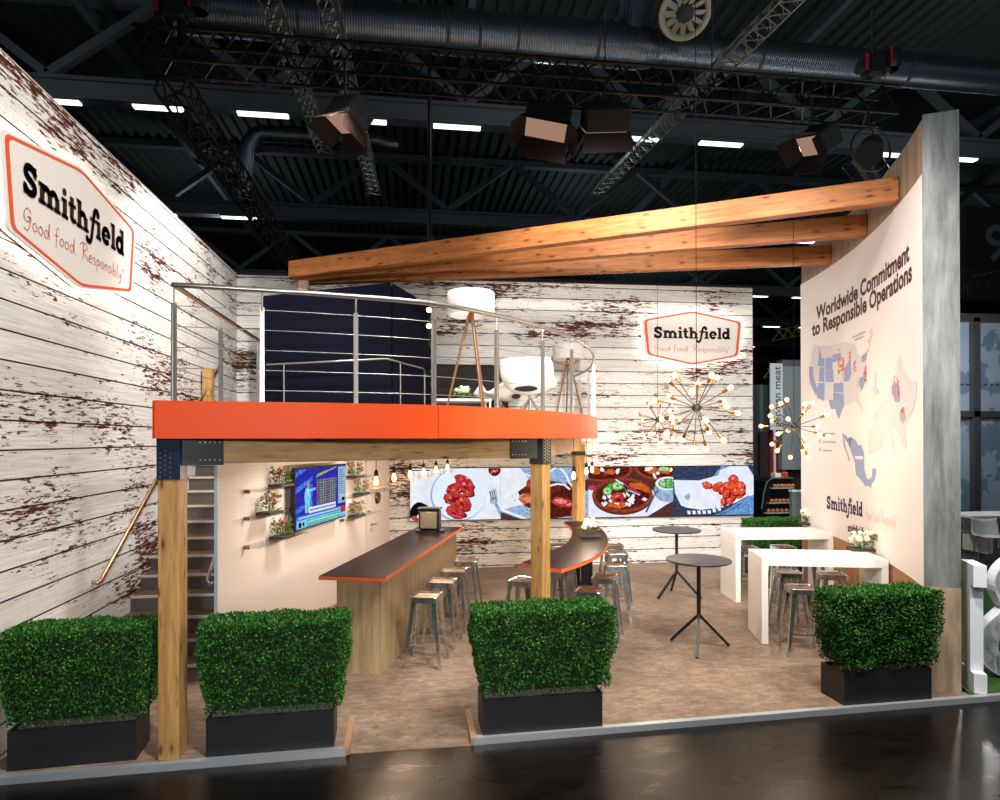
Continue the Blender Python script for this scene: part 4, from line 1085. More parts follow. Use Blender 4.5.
# ================================================================== SIGNS
def sign(name, label, fn, W, H, mat_face, seedless=True):
    """fn(x, y, lift): centre-based metres -> world"""
    c = fn(0, 0, 0); t = thing(name, label, 'sign', tuple(c))
    def hexa(k):
        w1, w2, h1, h2 = W/2*k, W/2*.93*k, H/2*k, H/2*.64*k
        hx = [(-w1, h2), (0, h1), (w1, h2), (w2, -h2), (0, -h1), (-w2, -h2)]; out = []
        for i in range(6):     # rounded corners
            p = Vector(hx[i]); a = Vector(hx[i-1]); c2 = Vector(hx[(i+1) % 6]); r = .07 if i not in (1, 4) else .10
            p0 = p+(a-p).normalized()*r; p1 = p+(c2-p).normalized()*r
            for k2 in range(5):
                f = k2/4; out.append(tuple((p0*(1-f)*(1-f)+p*2*f*(1-f)+p1*f*f)))
        return out
    hx = hexa(1.0+.10/W*1.0); n = len(hx)
    b = MB(); vs = [fn(x, y, .012) for x, y in hx]+[fn(x, y, .075) for x, y in hx]; b.add(vs, [tuple(range(n, 2*n)), tuple(range(n-1, -1, -1))]+[(i, (i+1) % n, n+(i+1) % n, n+i) for i in range(n)])
    b.build('sign_panel', mat_face, t)
    h2 = hexa(.965); b = MB(); vs = [fn(x, y, .002) for x, y in h2]+[fn(x, y, .011) for x, y in h2]; b.add(vs, [(i, (i+1) % n, n+(i+1) % n, n+i) for i in range(n)])
    h3 = hexa(1.0+.11/W); b2 = MB(); vs = [fn(x, y, .03) for x, y in h3]+[fn(x, y, .045) for x, y in h3]; b2.add(vs, [(i, (i+1) % n, n+(i+1) % n, n+i) for i in range(n)]); b2.build('light_strip', HALO, t)
    bo = P2(); o1 = hexa(1.0); o2 = hexa(1.0-.105/W*1.0)
    for i in range(n): bo.poly([o1[i], o1[(i+1) % n], o2[(i+1) % n], o2[i]])
    bo.map(lambda x, y, z: fn(x, y, .079+z)).build('orange_border', ORPRINT, t)
    p, w = slab('Smithfjeld'); sc = W*.79/w; q = P2().merge(p, -W*.80/2, -H*.012, sc); q.map(lambda x, y, z: fn(x, y, .082)).build('lettering', DKBROWN, t)
    p, w = hand('Good food. Responsibly*', .058); sc = W*.78/w; q = P2().merge(p, -W*.80/2, -H*.255, sc, sc*.74); q.map(lambda x, y, z: fn(x, y, .082)).build('script_lettering', ORPRINT, t)
    return t
PANELW = plain('sign_face_white', (246, 238, 228), .5, var=.01)
sy, sz = 6.60, 4.475
sign('lightbox_sign', 'large hexagonal backlit sign on the left whitewashed wall', lambda x, y, l: Vector((XL+l, sy+x, sz+y)), 2.36, 1.10, PANELW)
sign('lightbox_sign', 'hexagonal backlit sign on the rear wall above the screens', lambda x, y, l: Vector((5.63+x, YB-l, 4.50+y)), 2.05, 1.07, PANELW)
# ================================================================== FOOD SCREENS
def em(name, rgb, k=1.0, rgb2=None, sc=18):
    t = NT(name); e = t.n.new('ShaderNodeEmission')
    if rgb2:
        pale = min(rgb) > 160; n = t.noise(t.pos(), 5 if pale else sc, 2 if pale else 4, .5 if pale else .7); c = t.ramp(n, [(.3 if pale else .42, srgb(*rgb)), (.7 if pale else .58, srgb(*rgb2))]); t.t.links.new(c.o, e.inputs[0])
    else: e.inputs[0].default_value = (*srgb(*rgb), 1)
    e.inputs[1].default_value = k; t.t.links.new(e.outputs[0], t.out.inputs[0]); t.mat.cycles.emission_sampling = 'NONE'; return t.mat
SC = 1.0
names = ['marble', 'plate', 'plateshade', 'meat', 'meatdark', 'meatlite', 'fork', 'black', 'greyblue', 'brownsauce', 'terracotta', 'terradark', 'greens', 'greenlite', 'ricew', 'orangefd', 'bluedk', 'bluesky', 'liner', 'redfd', 'wood', 'magenta']
cols = [((244, 246, 252), (222, 226, 238)), ((222, 236, 252), (234, 244, 254)), ((150, 178, 214), None), ((168, 26, 34), (206, 74, 66)), ((88, 10, 18), (130, 24, 26)), ((236, 170, 160), (216, 96, 86)), ((120, 150, 190), (170, 190, 214)), ((16, 14, 20), None), ((128, 156, 196), (176, 200, 226)), ((58, 22, 18), (104, 36, 26)), ((158, 72, 50), (132, 52, 34)), ((92, 34, 26), (118, 46, 34)), ((40, 120, 50), (96, 170, 84)), ((140, 206, 130), (200, 232, 190)), ((250, 248, 255), (228, 228, 246)), ((222, 116, 40), (190, 80, 26)), ((40, 50, 76), (66, 76, 106)), ((70, 124, 196), (130, 170, 220)), ((240, 244, 255), (220, 230, 252)), ((214, 44, 24), (240, 96, 60)), ((96, 58, 48), (66, 42, 44)), ((206, 50, 120), None)]
PAL = [em('screen_'+n, a, SC, c) for n, (a, c) in zip(names, cols)]; ID = {n: i for i, n in enumerate(names)}
SX0, SX1, SZ0, SZ1 = -.01, 6.93, .935, 1.925; PW = (SX1-SX0)/4; PH = SZ1-SZ0
def clipped(P, w, h):
    """clip every polygon of P to 0..w x 0..h"""
    out = P2()
    for f, mi in zip(P.f, P.m):
        pts = [P.v[i] for i in f]; lay = P.z[f[0]]
        for ax, lim, sg in ((0, 0, 1), (0, w, -1), (1, 0, 1), (1, h, -1)):
            new = []
            for i in range(len(pts)):
                a, c = pts[i-1], pts[i]; da, dc = (a[ax]-lim)*sg, (c[ax]-lim)*sg
                if (da < 0) != (dc < 0): k = da/(da-dc); new.append((a[0]+(c[0]-a[0])*k, a[1]+(c[1]-a[1])*k))
                if dc >= 0: new.append(c)
            pts = new
            if not pts: break
        if len(pts) > 2: out.k = mi; out.lay = lay; out.poly(pts)
    return out
class Pic(P2):
    def use(s, n, d=True): s.k = ID[n]; s.lay += .0009 if d else 0; return s
rnd = random.Random(4)
def U(a, c): return rnd.uniform(a, c)
# coordinates 0..100 across, 0..57 up (per panel)
def pic1():
    P = Pic(); P.use('marble'); P.rect(0, 0, 101, 58)
    P.use('bluesky').k = ID['wood']; P.rect(0, 55, 22, 56.3)
    P.use('plateshade'); P.disc(53, 28, 31, 29.5, 40); P.use('plate'); P.disc(54, 28.7, 30, 28.6, 40); P.use('marble'); P.disc(54.5, 29, 24, 22.5, 40); P.use('plate'); P.disc(54.5, 29, 23.6, 22.2, 40)
    P.use('black'); P.blob(10, 13, 9, 8, .1); P.rect(0, 3, 16, 12); P.use('meat'); P.blob(5, 3, 5, 3, .3); P.use('marble'); P.blob(10, 4, 2.5, 3)
    for x, y, r, ry, a in ((58, 44, 10, 6, -.4), (50, 36, 11, 6, .2), (62, 38, 8, 7, -.7), (48, 23, 12, 6.5, -.3), (58, 20, 10, 7, -.9), (50, 9, 11, 6.5, -.4), (46, 27, 7, 4, .3), (64, 30, 6, 4, 0)):
        P.use('meatdark'); P.blob(x+1, y-1.4, r*1.02, ry*1.05, .12, 16, a, rnd); P.use('meat'); P.blob(x, y, r, ry, .12, 16, a, rnd)
        for k in range(2): P.use('meatlite'); P.blob(x+U(-r, r)*.5, y+U(-ry, ry)*.5, r*U(.14, .26), ry*U(.12, .24), .3, 9, a, rnd)
        P.use('meatdark'); P.blob(x+U(-2, 3), y-2, r*.3, ry*.16, .3, 9, a, rnd)
    P.use('plate'); P.disc(93, 55, 8.5, 8.5); P.use('meatdark'); P.disc(93, 55.5, 7, 7); P.use('meatlite')
    for k in range(5): P.disc(93+U(-4, 4), 54+U(-3, 2), 1.1)
    P.use('fork'); P.stroke([(101, 4), (96, 14), (92.5, 20)], 3.6); P.disc(92, 21, 4.5, 4)
    for k in range(4): P.stroke([(89.3+k*2.2, 22+k*.6), (87+k*2.3, 32+k*.8)], 1.1)
    P.use('black'); 
    for k in range(3): P.stroke([(90+k*2.2, 22+k*.6), (88+k*2.3, 31+k*.8)], .8)
    return P
def pic2():
    P = Pic(); P.use('greyblue'); P.rect(0, 0, 101, 58); P.use('marble'); P.poly([(0, 10), (32, 18), (36, 58), (0, 58)]); P.use('greyblue'); P.poly([(36, 38), (40, 58), (22, 58)]); P.use('wood'); P.poly([(0, 0), (22, 0), (0, 8)])
    P.use('liner'); P.stroke([(0, 11), (30, -1)], 2.6); P.stroke([(0, 54), (14, 55), (34, 48), (40, 40)], 1.6)
    P.use('wood'); P.poly([(73, 40), (101, 44), (101, 30), (84, 34)])
    P.use('brownsauce'); P.blob(52, 26, 32, 17, .06, 24, 0, rnd); P.blob(62, 10, 30, 10, .1, 20, 0, rnd); P.blob(84, 20, 11, 13, .1, 16, 0, rnd)
    P.use('terradark'); P.blob(46, 34, 22, 9, .12, 18, .1, rnd); P.use('meat'); P.blob(35, 40, 7, 5, .15, 14, 0, rnd)
    P.use('orangefd'); P.blob(33, 23, 14, 6, .15, 18, .05, rnd); P.use('meatlite'); P.blob(33, 22, 8, 3, .2, 14, 0, rnd); P.use('meat'); P.blob(70, 18, 13, 5.5, .1, 18, -.2, rnd); P.use('meatlite'); P.blob(68, 19, 8, 2.6, .2, 14, -.2, rnd); P.blob(78, 15, 3, 1.6)
    P.use('meatdark'); 
    for k in range(9): P.blob(U(28, 80), U(26, 38), U(2, 5), U(.8, 2), .3, 10, U(-.5, .5), rnd)
    P.use('redfd'); P.poly([(80, 9), (96, 7), (94, 1), (80, 1)]); P.use('bluesky'); P.blob(89, 22, 3, 5, .2, 12, 0, rnd)
    P.use('liner'); P.stroke([(68, 56), (74, 50), (78, 40), (84, 34), (88, 28), (90, 22)], 2.4); P.stroke([(56, 37), (64, 39), (72, 38), (78, 33)], 2.2); P.stroke([(42, 16), (41, 24), (43, 32)], 1.6); P.stroke([(54, 52), (62, 57)], 2)
    P.use('greyblue')
    for k in range(8): P.blob(U(6, 26), U(16, 30), U(.6, 1.8), U(.4, .8), .3, 8, 0, rnd)
    return P
def bowl(P, x, y, r, ry):
    P.use('terradark'); P.disc(x, y-2.5, r*.98, ry*1.02, 36); P.use('terracotta'); P.disc(x, y, r, ry, 36); P.use('terradark'); P.disc(x, y+.6, r*.9, ry*.84, 36); P.use('brownsauce'); P.disc(x, y-.4, r*.87, ry*.78, 36)
def pic3():
    P = Pic(); P.use('wood'); P.rect(0, 0, 101, 58); P.use('liner'); P.poly([(0, 0), (70, 0), (101, 18), (101, 24), (80, 30), (0, 34)]); P.use('wood'); P.poly([(74, 0), (101, 0), (101, 15)]); P.use('magenta'); P.blob(4, 34, 5, 3, .2)
    bowl(P, 18, 54, 34, 13); bowl(P, 84, 58, 30, 16); P.use('orangefd'); P.blob(8, 54, 7, 4); P.blob(26, 52, 7, 3); P.blob(76, 53, 9, 4); P.blob(92, 52, 7, 3); P.use('ricew')
    for x, y in ((4, 57), (16, 55), (70, 55), (82, 50), (98, 54), (34, 53), (74, 57), (78, 47)): P.blob(x, y, U(2, 4), U(1.5, 3), .3, 10, U(0, 3), rnd)
    P.use('magenta'); P.stroke([(18, 48), (28, 56)], 1); P.use('greenlite'); P.blob(90, 55, 6, 2.5)
    bowl(P, 40, 25, 36, 20)
    P.use('orangefd'); P.blob(60, 33, 12, 5, .2, 16, -.4, rnd); P.blob(34, 14, 12, 4, .2, 14, 0, rnd); P.use('brownsauce'); P.blob(58, 26, 10, 6, .15, 16, -.3, rnd)
    P.use('ricew')
    for k in range(26): P.blob(U(12, 52), U(14, 27), U(1.5, 4), U(1.2, 3), .35, 9, U(0, 3), rnd)
    P.use('meat'); P.blob(34, 22, 7, 6, .2, 16, 0, rnd); P.use('meatdark'); P.blob(35, 20, 3, 2.4, .3, 10, 0, rnd); P.use('meatlite'); P.blob(33, 24, 3, 1, .3, 10, .4, rnd)
    P.use('greens'); P.disc(22, 30, 5.5, 5); P.disc(34, 36, 7.5, 5.5); P.disc(26, 35, 5, 4); P.use('greenlite'); P.disc(22, 30, 4.3, 3.9); P.disc(34, 36, 6, 4.2); P.use('greens'); P.disc(34, 36, 2, 1.4); P.disc(22, 30, 1.5, 1.2); P.stroke([(38, 38), (44, 30), (48, 26)], 1.8)
    P.use('magenta'); P.stroke([(40, 40), (48, 33), (60, 27)], 1.6); P.use('ricew'); P.stroke([(32, 43), (40, 38)], 1.4); P.stroke([(46, 31), (60, 25)], 1); P.blob(66, 20, 3, 1.8)
    P.use('greyblue'); P.disc(93, 30, 16, 14); P.rect(80, 30, 101, 38); P.use('marble'); P.disc(93, 38, 14.5, 8); P.use('greens'); P.disc(94, 38, 12, 6); P.use('greenlite')
    for k in range(14): P.blob(94+U(-9, 7), 38+U(-4, 4), U(1, 2), U(.7, 1.5), .3, 8, 0, rnd)
    P.use('bluedk'); P.stroke([(68, 6), (72, 14), (78, 26)], 2.4); P.disc(79, 31, 3, 4.2); P.use('fork'); P.stroke([(69, 6), (73, 14), (78, 26)], .8); P.disc(79, 31.6, 2, 3)
    return P
def pic4():
    P = Pic(); P.use('bluesky'); P.rect(0, 0, 101, 58); P.use('bluedk'); P.poly([(0, 30), (44, 40), (60, 58), (0, 58)]); P.poly([(0, 0), (50, 0), (30, 12), (0, 40)]); P.poly([(92, 58), (101, 58), (101, 46)])
    P.use('bluedk'); P.poly([(4, 28), (10, 8), (28, 2), (52, 0), (70, 8), (88, 22), (80, 24), (40, 12)])
    P.use('liner'); P.poly([(1, 42), (32, 41), (56, 47), (58, 53), (72, 58), (92, 58), (101, 44), (101, 24), (82, 16), (58, 8), (36, 7), (18, 9), (10, 12), (3, 26)])
    P.use('ricew'); P.blob(36, 20, 22, 13, .06, 26, .1, rnd); P.use('marble')
    for k in range(30): P.blob(36+U(-18, 18), 20+U(-9, 9), U(.8, 2), U(.5, 1.2), .3, 7, U(0, 3), rnd)
    P.use('greyblue'); P.blob(18, 22, 3, 4, .3)
    for x, y, r in ((40, 36, 5), (44, 35, 4), (52, 33, 5), (58, 36, 4.5), (60, 30, 6), (66, 34, 6), (74, 42, 6.5), (72, 32, 6), (82, 34, 7), (80, 26, 7), (70, 22, 7), (62, 17, 5.5), (68, 18, 6), (76, 28, 6), (84, 28, 5), (64, 25, 6)):
        P.use('meatdark'); P.blob(x+.8, y-1, r, r*.9, .15, 9, U(0, 3), rnd); P.use('redfd'); P.blob(x, y, r*.92, r*.82, .18, 8, U(0, 3), rnd); P.use('orangefd' if U(0, 1) < .3 else 'meatlite'); P.blob(x-.5, y+1, r*.35, r*.25, .3, 7, U(0, 3), rnd)
    P.use('bluedk'); P.stroke([(10, 8.5), (28, 5), (52, 5.5), (72, 12), (92, 22)], 1.0); P.stroke([(12, 4), (28, 0), (52, -1), (66, 4), (84, 14)], 1.0)
    for i in range(9): x = 14+i*6.2; P.stroke([(x, 7+max(0, (x-40))*.28), (x+1.2, 1+max(0, (x-40))*.28)], .9)
    P.use('liner')
    for i in range(7): x = 16+i*6.2; yy = max(0, (x-40))*.26; P.poly([(x, 6+yy), (x+4.2, 6+yy), (x+4.6, 1.8+yy), (x+1, 1.8+yy)])
    return P
for i, (fn, l) in enumerate(((pic1, 'video wall panel showing red meat on a white plate'), (pic2, 'video wall panel showing glazed ribs on a pale tray'), (pic3, 'video wall panel showing a terracotta bowl of stew'), (pic4, 'video wall panel showing rice and red meat cubes in a paper-lined basket'))):
    x0 = SX0+PW*i; t = thing('video_screen', l, 'screen', (x0+PW/2, YB-.06, SZ0), 0, 'video wall panels')
    b = MB(); b.bb(x0+.001, YB-.075, SZ0-.012, x0+PW-.001, YB-.002, SZ1+.012)
    b.build('housing', BLACKM, t)
    s = (PW-(.012 if i in (0, 3) else .002))/100
    P = clipped(fn(), 100, 57.5); off = .01 if i == 0 else .001
    P.map(lambda x, y, z: Vector((x0+off+x*s, YB-.0765-z, SZ0+.004+y*(PH-.008)/57.5))).build('picture', PAL, t)
# ================================================================== NEWS SCREEN on the slanted wall
sa, za = wpx(295, 467.5, .16); sb, zb = wpx(346, 464.5, .16); _, zc = wpx(295, 531, .16); _, zd = wpx(345.5, 517.5, .16)
ztop, zbot = (za+zb)/2, (zc+zd)/2
t = thing('television', 'wall-mounted television with a blue news broadcast between the plant shelves', 'television', wpt((sa+sb)/2, zbot, .1))
b = MB(); wbox(b, sb, sa, zbot, ztop, .10, .155); b.build('housing', plain('matt_black_housing', (9, 9, 10), .8), t)
b = MB(); wbox(b, sb+.3, sa-.3, zbot+.2, ztop-.2, 0, .10); b.build('wall_bracket', BLACKM, t)
nn = [('nblue', (30, 60, 190), (60, 30, 160)), ('nsky', (90, 150, 230), (50, 100, 210)), ('nwhite', (230, 238, 250), None), ('nteal', (50, 180, 170), (90, 210, 140)), ('nyel', (190, 190, 60), (120, 160, 60)), ('nbox', (84, 92, 130), (130, 120, 140)), ('nred', (206, 46, 70), None), ('ncyan', (100, 200, 240), (150, 220, 250)), ('nblk', (14, 16, 30), None), ('nskin', (190, 150, 150), None), ('ngrey', (170, 196, 220), (140, 176, 210))]
NP = [em('news_'+a, c, .95, d) for a, c, d in nn]; NI = {a[0]: i for i, a in enumerate(nn)}
P = P2()
def nu(k): P.k = NI[k]; P.lay += .0006
nu('nblue'); P.rect(0, 0, 100, 58); nu('nsky'); P.poly([(0, 40), (30, 50), (30, 46), (0, 34)]); P.poly([(0, 50), (20, 58), (8, 58), (0, 55)]); P.rect(24, 18, 30, 42); P.poly([(0, 14), (22, 20), (22, 24), (0, 20)])
nu('nyel'); P.poly([(36, 48), (76, 56), (80, 58), (40, 52)]); nu('nbox'); P.poly([(38, 20), (78, 20), (80, 46), (38, 46)])
for i in range(8):
    nu(('nred', 'nteal', 'ngrey', 'nyel')[i % 4]); P.rect(41+i*4.7, 21, 42.1+i*4.7, 45)
nu('nblk')
for i in range(9): P.rect(39, 22+i*2.7, 79, 22.5+i*2.7)
nu('ncyan'); P.blob(20, 30, 5.5, 10, .05); P.stroke([(24, 36), (34, 37)], 2.5); P.rect(15.5, 14, 19.5, 26); P.rect(20.5, 14, 24, 26); nu('nskin'); P.disc(21, 42.5, 2.2, 2.8); nu('nwhite'); P.poly([(20, 38), (22.5, 38), (21.5, 30)])
nu('ngrey'); P.rect(82, 16, 100, 57); nu('nblk')
for i in range(11): P.rect(84, 53-i*2.6, 84+8+(i*37 % 7), 53.6-i*2.6)
P.rect(90, 18, 97, 22)
nu('nwhite'); P.rect(22, 13, 76, 19); nu('nblk')
for i in range(22): P.rect(24+i*2.3, 15, 25.4+i*2.3, 17)
nu('ncyan'); P.rect(0, 0, 100, 12); nu('nteal'); P.rect(18, 2.5, 84, 6.8); nu('nsky'); P.rect(0, 8, 84, 12.5); nu('nwhite')
for i in range(26): P.rect(4+i*3, 9.4, 6+i*3, 11)
for i in range(20): P.rect(20+i*3.1, 4, 21.8+i*3.1, 5.4)
nu('nred'); P.rect(86, 5, 98, 12); nu('nblk'); P.rect(3, 1, 8, 6); P.rect(10, 2, 13, 5.5)
for i in range(20): P.rect(18+i*4, .7, 20.5+i*4, 1.6)
Wt = sa-sb; Ht = ztop-zbot
P.map(lambda x, y, z: wpt(sa-.022-x/100*(Wt-.044), zbot+.022+y/58*(Ht-.044), .1562+z)).build('picture', NP, t)
# ---- glass shelves with plants
shelf_specs = [  # (pixel of plant tray centre, left end u, right end u of the shelf)
 (282, 486.5, 252, 297, 'upper left'), (270.5, 514, 251, 298, 'middle left'), (283, 537.5, 251, 303, 'lower left'),
 (356, 477.5, 346, 372, 'upper right'), (362, 494.5, 346, 390, 'middle right'), (357.5, 516.5, 346, 376, 'lower right')]
for (u, v, u0, u1, w) in shelf_specs:
    s0, zz = wpx(u, v, .13); sl, _ = wpx(u0, v, .13); sr, _ = wpx(u1, v, .13); lo = min(sl, sr); hi = max(sl, sr); lo = max(lo, .1)
    if 'right' in w: hi = min(hi, sb-.02)
    t = thing('glass_shelf', w+' glass shelf beside the television on the cream wall', 'shelf', wpt((lo+hi)/2, zz, .1), 0, 'glass shelves on the cream wall')
    b = MB(); wbox(b, lo, hi, zz-.012, zz, .004, .22); b.build('glass_plate', GLASS, t)
    b = MB()
    for s in (lo+.08, hi-.08): b = MB(); wbox(b, s-.014, s+.014, zz-.035, zz+.006, 0, .06); b.build('bracket', plain('copper', (150, 100, 60), .25, 1), t)
    p = wpt(s0, zz+.001, .12); bouquet(p, atan2(WD.y, WD.x), 'small potted flowers on the '+w+' glass shelf', 'wild', 1.0 if 'left' in w else 1.0, 'small plants on the glass shelves', .32)
# round copper ornament near the door
p = wpx(379.5, 497.5, .06)
t = thing('wall_ornament', 'oval copper-toned ornament hanging beside the door in the cream wall', 'ornament', wpt(p[0], p[1], .03))
b = MB(); n = 24; vs = [wpt(p[0]+cos(a)*.12, p[1]+sin(a)*.12, .02) for a in [2*pi*i/n for i in range(n)]]+[wpt(p[0]+cos(a)*.10, p[1]+sin(a)*.10, .05) for a in [2*pi*i/n for i in range(n)]]
b.add(vs, [tuple(range(n, 2*n)), tuple(range(n-1, -1, -1))]+[(i, (i+1) % n, n+(i+1) % n, n+i) for i in range(n)]); b.build('disc', plain('copper', (150, 100, 60), .25, 1), t)
# ================================================================== MAP WALL
PZ0, PZ1 = 1.0, 5.11
t = thing('map_banner', 'tall white printed panel with maps covering the curved right wall', 'banner', rpt(SE/2, PZ0, .03))
BANNER = plain('white_banner', (246, 238, 234), .55, var=.012)
b = MB(); rslab(b, .016, SE-.005, PZ0, PZ1, .007, .018); b.build('panel', BANNER, t)
def wallfn(x, y, z): return rpt(x, y, .0205+z)       # x = s (front end 0), so text must run from large s to small s
# text helper given end pixels: left (u0,v0) baseline, right (u1,v1) baseline
def wall_text(P, w, u0, v0, u1, v1, name, mat, dz=1.0, lay=0.0):
    s0, z0 = rpx(u0, v0); s1, z1 = rpx(u1, v1); k = (s0-s1)/w; zb_ = z0
    Q = P
    Q.map(lambda x, y, z: wallfn(s0-x*k, z0+(z1-z0)*x/w+y*k*dz, lay)).build(name, mat, t)
    return s0, s1, zb_
def fw(P): return max(v[0] for v in P.v), min(v[0] for v in P.v)
P = font_text('Worldwide Commitment', 1.0, .034); w = fw(P)[0]; r1 = wall_text(P, w, 817.5, 319.5, 911, 259.5, 'headline_lettering', TXTBROWN, .84)
P = font_text('to Responsible Operations', 1.0, .034); w = fw(P)[0]; r2 = wall_text(P, w, 813, 336, 913.5, 279.5, 'headline_lettering', TXTBROWN, .84)
P, w = slab('Smithfjeld'); wall_text(P, w, 827, 508.5, 863, 517, 'lettering', NAVYTXT, 1.0)
PALEOR = plain('pale_orange_print', (236, 190, 172), .6, var=.02)
P, w = hand('Good food. Responsibly*', .06); wall_text(P, w, 866, 519, 897, 528, 'script_lettering', PALEOR, 1.2)
P = font_text('smithfieldfoods.com', 1.0, .03); w = fw(P)[0]; wall_text(P, w, 848, 531, 878, 541, 'web_address', TXTBROWN, 1.1)
MBLUE = plain('map_blue', (150, 166, 202), .6, var=.03); MGREY = plain('map_pale_grey', (222, 216, 218), .6, var=.02); MLINE = plain('map_grey_text', (176, 166, 166), .6)
def map_piece(pxs, name, mat, lay=.0):
    P = P2(); q = [rpx(u, v) for u, v in pxs]; P.poly(q); return P, q
def pieces(list_, name, mat, lay):
    P = P2()
    for pxs in list_: P.poly([rpx(u, v) for u, v in pxs])
    sliced(P).map(lambda x, y, z: wallfn(x, y, lay)).build(name, mat, t)
def C(pts, ox=800, oy=320, k=6.154): return [(ox+x/k, oy+y/k) for x, y in pts]
# outlines traced as places on the banner (zoom crop coordinates)
us = C([(92, 150), (125, 158), (180, 158), (290, 135), (345, 150), (360, 200), (375, 230), (400, 205), (425, 185), (440, 60), (450, 40), (455, 95), (425, 200), (415, 260), (418, 330), (400, 390), (388, 430), (365, 460), (400, 580), (385, 560), (350, 500), (300, 520), (275, 530), (262, 560), (243, 612), (215, 540), (195, 545), (180, 490), (150, 500), (100, 465), (60, 380), (65, 280), (78, 200)])
pieces([us], 'us_map', MGREY, .0008)
blue = [[(125, 158), (130, 200), (142, 240), (160, 232), (160, 285), (112, 285), (120, 240)], [(160, 232), (205, 232), (207, 305), (160, 308)], [(205, 215), (255, 200), (260, 245), (207, 262)], [(128, 288), (160, 285), (160, 330), (158, 385), (120, 375)], [(160, 310), (212, 305), (214, 385), (160, 385)],
        [(62, 282), (86, 284), (86, 340), (112, 420), (104, 465), (72, 400), (62, 340)], [(120, 378), (158, 388), (154, 498), (110, 478), (108, 440)], [(212, 388), (272, 380), (276, 530), (262, 560), (243, 612), (222, 545), (195, 548), (180, 492), (206, 490)],
        [(280, 300), (300, 260), (318, 240), (322, 330), (312, 372), (276, 380)], [(385, 225), (418, 195), (415, 245), (388, 262)], [(372, 360), (400, 340), (416, 330), (402, 395), (388, 432), (370, 400)]]
pieces([C(q) for q in blue], 'blue_states', MBLUE, .0016)
pieces([C(q) for q in ([(158, 228), (162, 228), (160, 388), (156, 388)], [(60, 283), (160, 287), (160, 290), (60, 286)], [(110, 382), (275, 384), (275, 388), (110, 386)], [(205, 384), (209, 384), (209, 495), (205, 495)], [(212, 440), (275, 450), (275, 453), (212, 443)])], 'state_lines', BANNER, .0022)
eur = [[(470, 310), (482, 330), (478, 400), (490, 450), (470, 470), (455, 430), (464, 370)], [(610, 240), (625, 215), (640, 300), (680, 370), (728, 378), (722, 480), (700, 560), (670, 620), (650, 640), (665, 760), (650, 800), (615, 700), (560, 640), (590, 800), (575, 800), (545, 680), (520, 720), (500, 800), (425, 830), (420, 690), (455, 660), (450, 600), (480, 540), (520, 500), (540, 470), (560, 420), (575, 360), (600, 330)]]
pieces([C(q) for q in eur], 'europe_map', MGREY, .0008)
pieces([C([(572, 400), (600, 395), (622, 400), (624, 500), (610, 508), (590, 500), (575, 450)])], 'romania_shape', MBLUE, .0016)
pieces([C([(622, 560), (645, 540), (662, 600), (640, 642), (622, 610)])], 'grey_region', plain('map_mid_grey', (176, 172, 176), .6), .0016)
mex = C([(262, 20), (285, 30), (298, 50), (320, 42), (345, 60), (365, 95), (380, 88), (398, 140), (400, 240), (412, 290), (425, 305), (445, 290), (450, 240), (470, 232), (472, 270), (462, 310), (445, 330), (440, 362), (432, 345), (405, 345), (380, 310), (348, 275), (342, 200), (318, 130), (300, 80), (280, 55)], 800, 430)
baja = C([(264, 20), (278, 60), (285, 110), (300, 150), (314, 196), (306, 190), (290, 140), (274, 100)], 800, 430)
pieces([mex, baja], 'mexico_map', MBLUE, .0012); pieces([C([(345, 160), (393, 162), (393, 180), (345, 178)], 800, 430)], 'mexico_name_strip', BANNER, .002)
rnd2 = random.Random(8); pins = P2()
spots = [(72+rnd2.uniform(-3, 3), 335+rnd2.uniform(-14, 14)) for _ in range(3)]+[(88, 420), (90, 428), (143, 300), (192, 322)]+[(262+rnd2.gauss(0, 13), 268+rnd2.gauss(0, 38)) for _ in range(46)]+[(312+rnd2.uniform(-10, 8), 220+rnd2.uniform(-25, 35)) for _ in range(12)]+[(345+rnd2.uniform(-14, 14), 285+rnd2.uniform(-35, 50)) for _ in range(12)]+[(430, 125), (427, 185), (388, 232), (362, 380), (360, 395)]+[(408+rnd2.uniform(-9, 8), 310+rnd2.uniform(-45, 60)) for _ in range(22)]+[(598+rnd2.uniform(-24, 22), 400+rnd2.uniform(-55, 70)) for _ in range(26)]+[(640+rnd2.uniform(-12, 14), 570+rnd2.uniform(-35, 30)) for _ in range(9)]+[(486, 440)]
for x, y in spots:
    (u, v), = C([(x, y)]); s, z = rpx(u, v); pins.disc(s, z, .016, .014, 8); pins.poly([(s-.012, z-.006), (s, z-.036), (s+.012, z-.006)])
pins.map(lambda x, y, z: wallfn(x, y, .003)).build('location_pins', ORPRINT, t)
PNB = P2()
for x, y in ((308, 60), (316, 75), (308, 90), (318, 55)): (u, v), = C([(x, y)], 800, 430); s, z = rpx(u, v); PNB.disc(s, z, .018, .015, 8); PNB.poly([(s-.014, z), (s, z-.045), (s+.014, z)])
PNB.map(lambda x, y, z: wallfn(x, y, .003)).build('black_pins', DKBROWN, t)
leg = P2()
for (x0, y0, x1, y1) in ((146, 20, 220, 26), (146, 72, 228, 78), (146, 124, 200, 130), (330, -480, 410, -500), (345, -460, 400, -476)):
    (a_, b_), (c_, d_) = C([(x0, y0), (x1, y1)], 800, 430) if y0 > 0 else C([(x0, y0+580), (x1, y1+580)], 800, 320)
    s0, z0 = rpx(a_, b_); s1, z1 = rpx(c_, d_); n = 9
    for i in range(n): f0 = i/n; f1 = (i+.75)/n; leg.rect(s0+(s1-s0)*f1, (z0+z1)/2-.012, s0+(s1-s0)*f0, (z0+z1)/2+.014)
leg.map(lambda x, y, z: wallfn(x, y, .0012)).build('legend_lines', MLINE, t)
lp = P2()
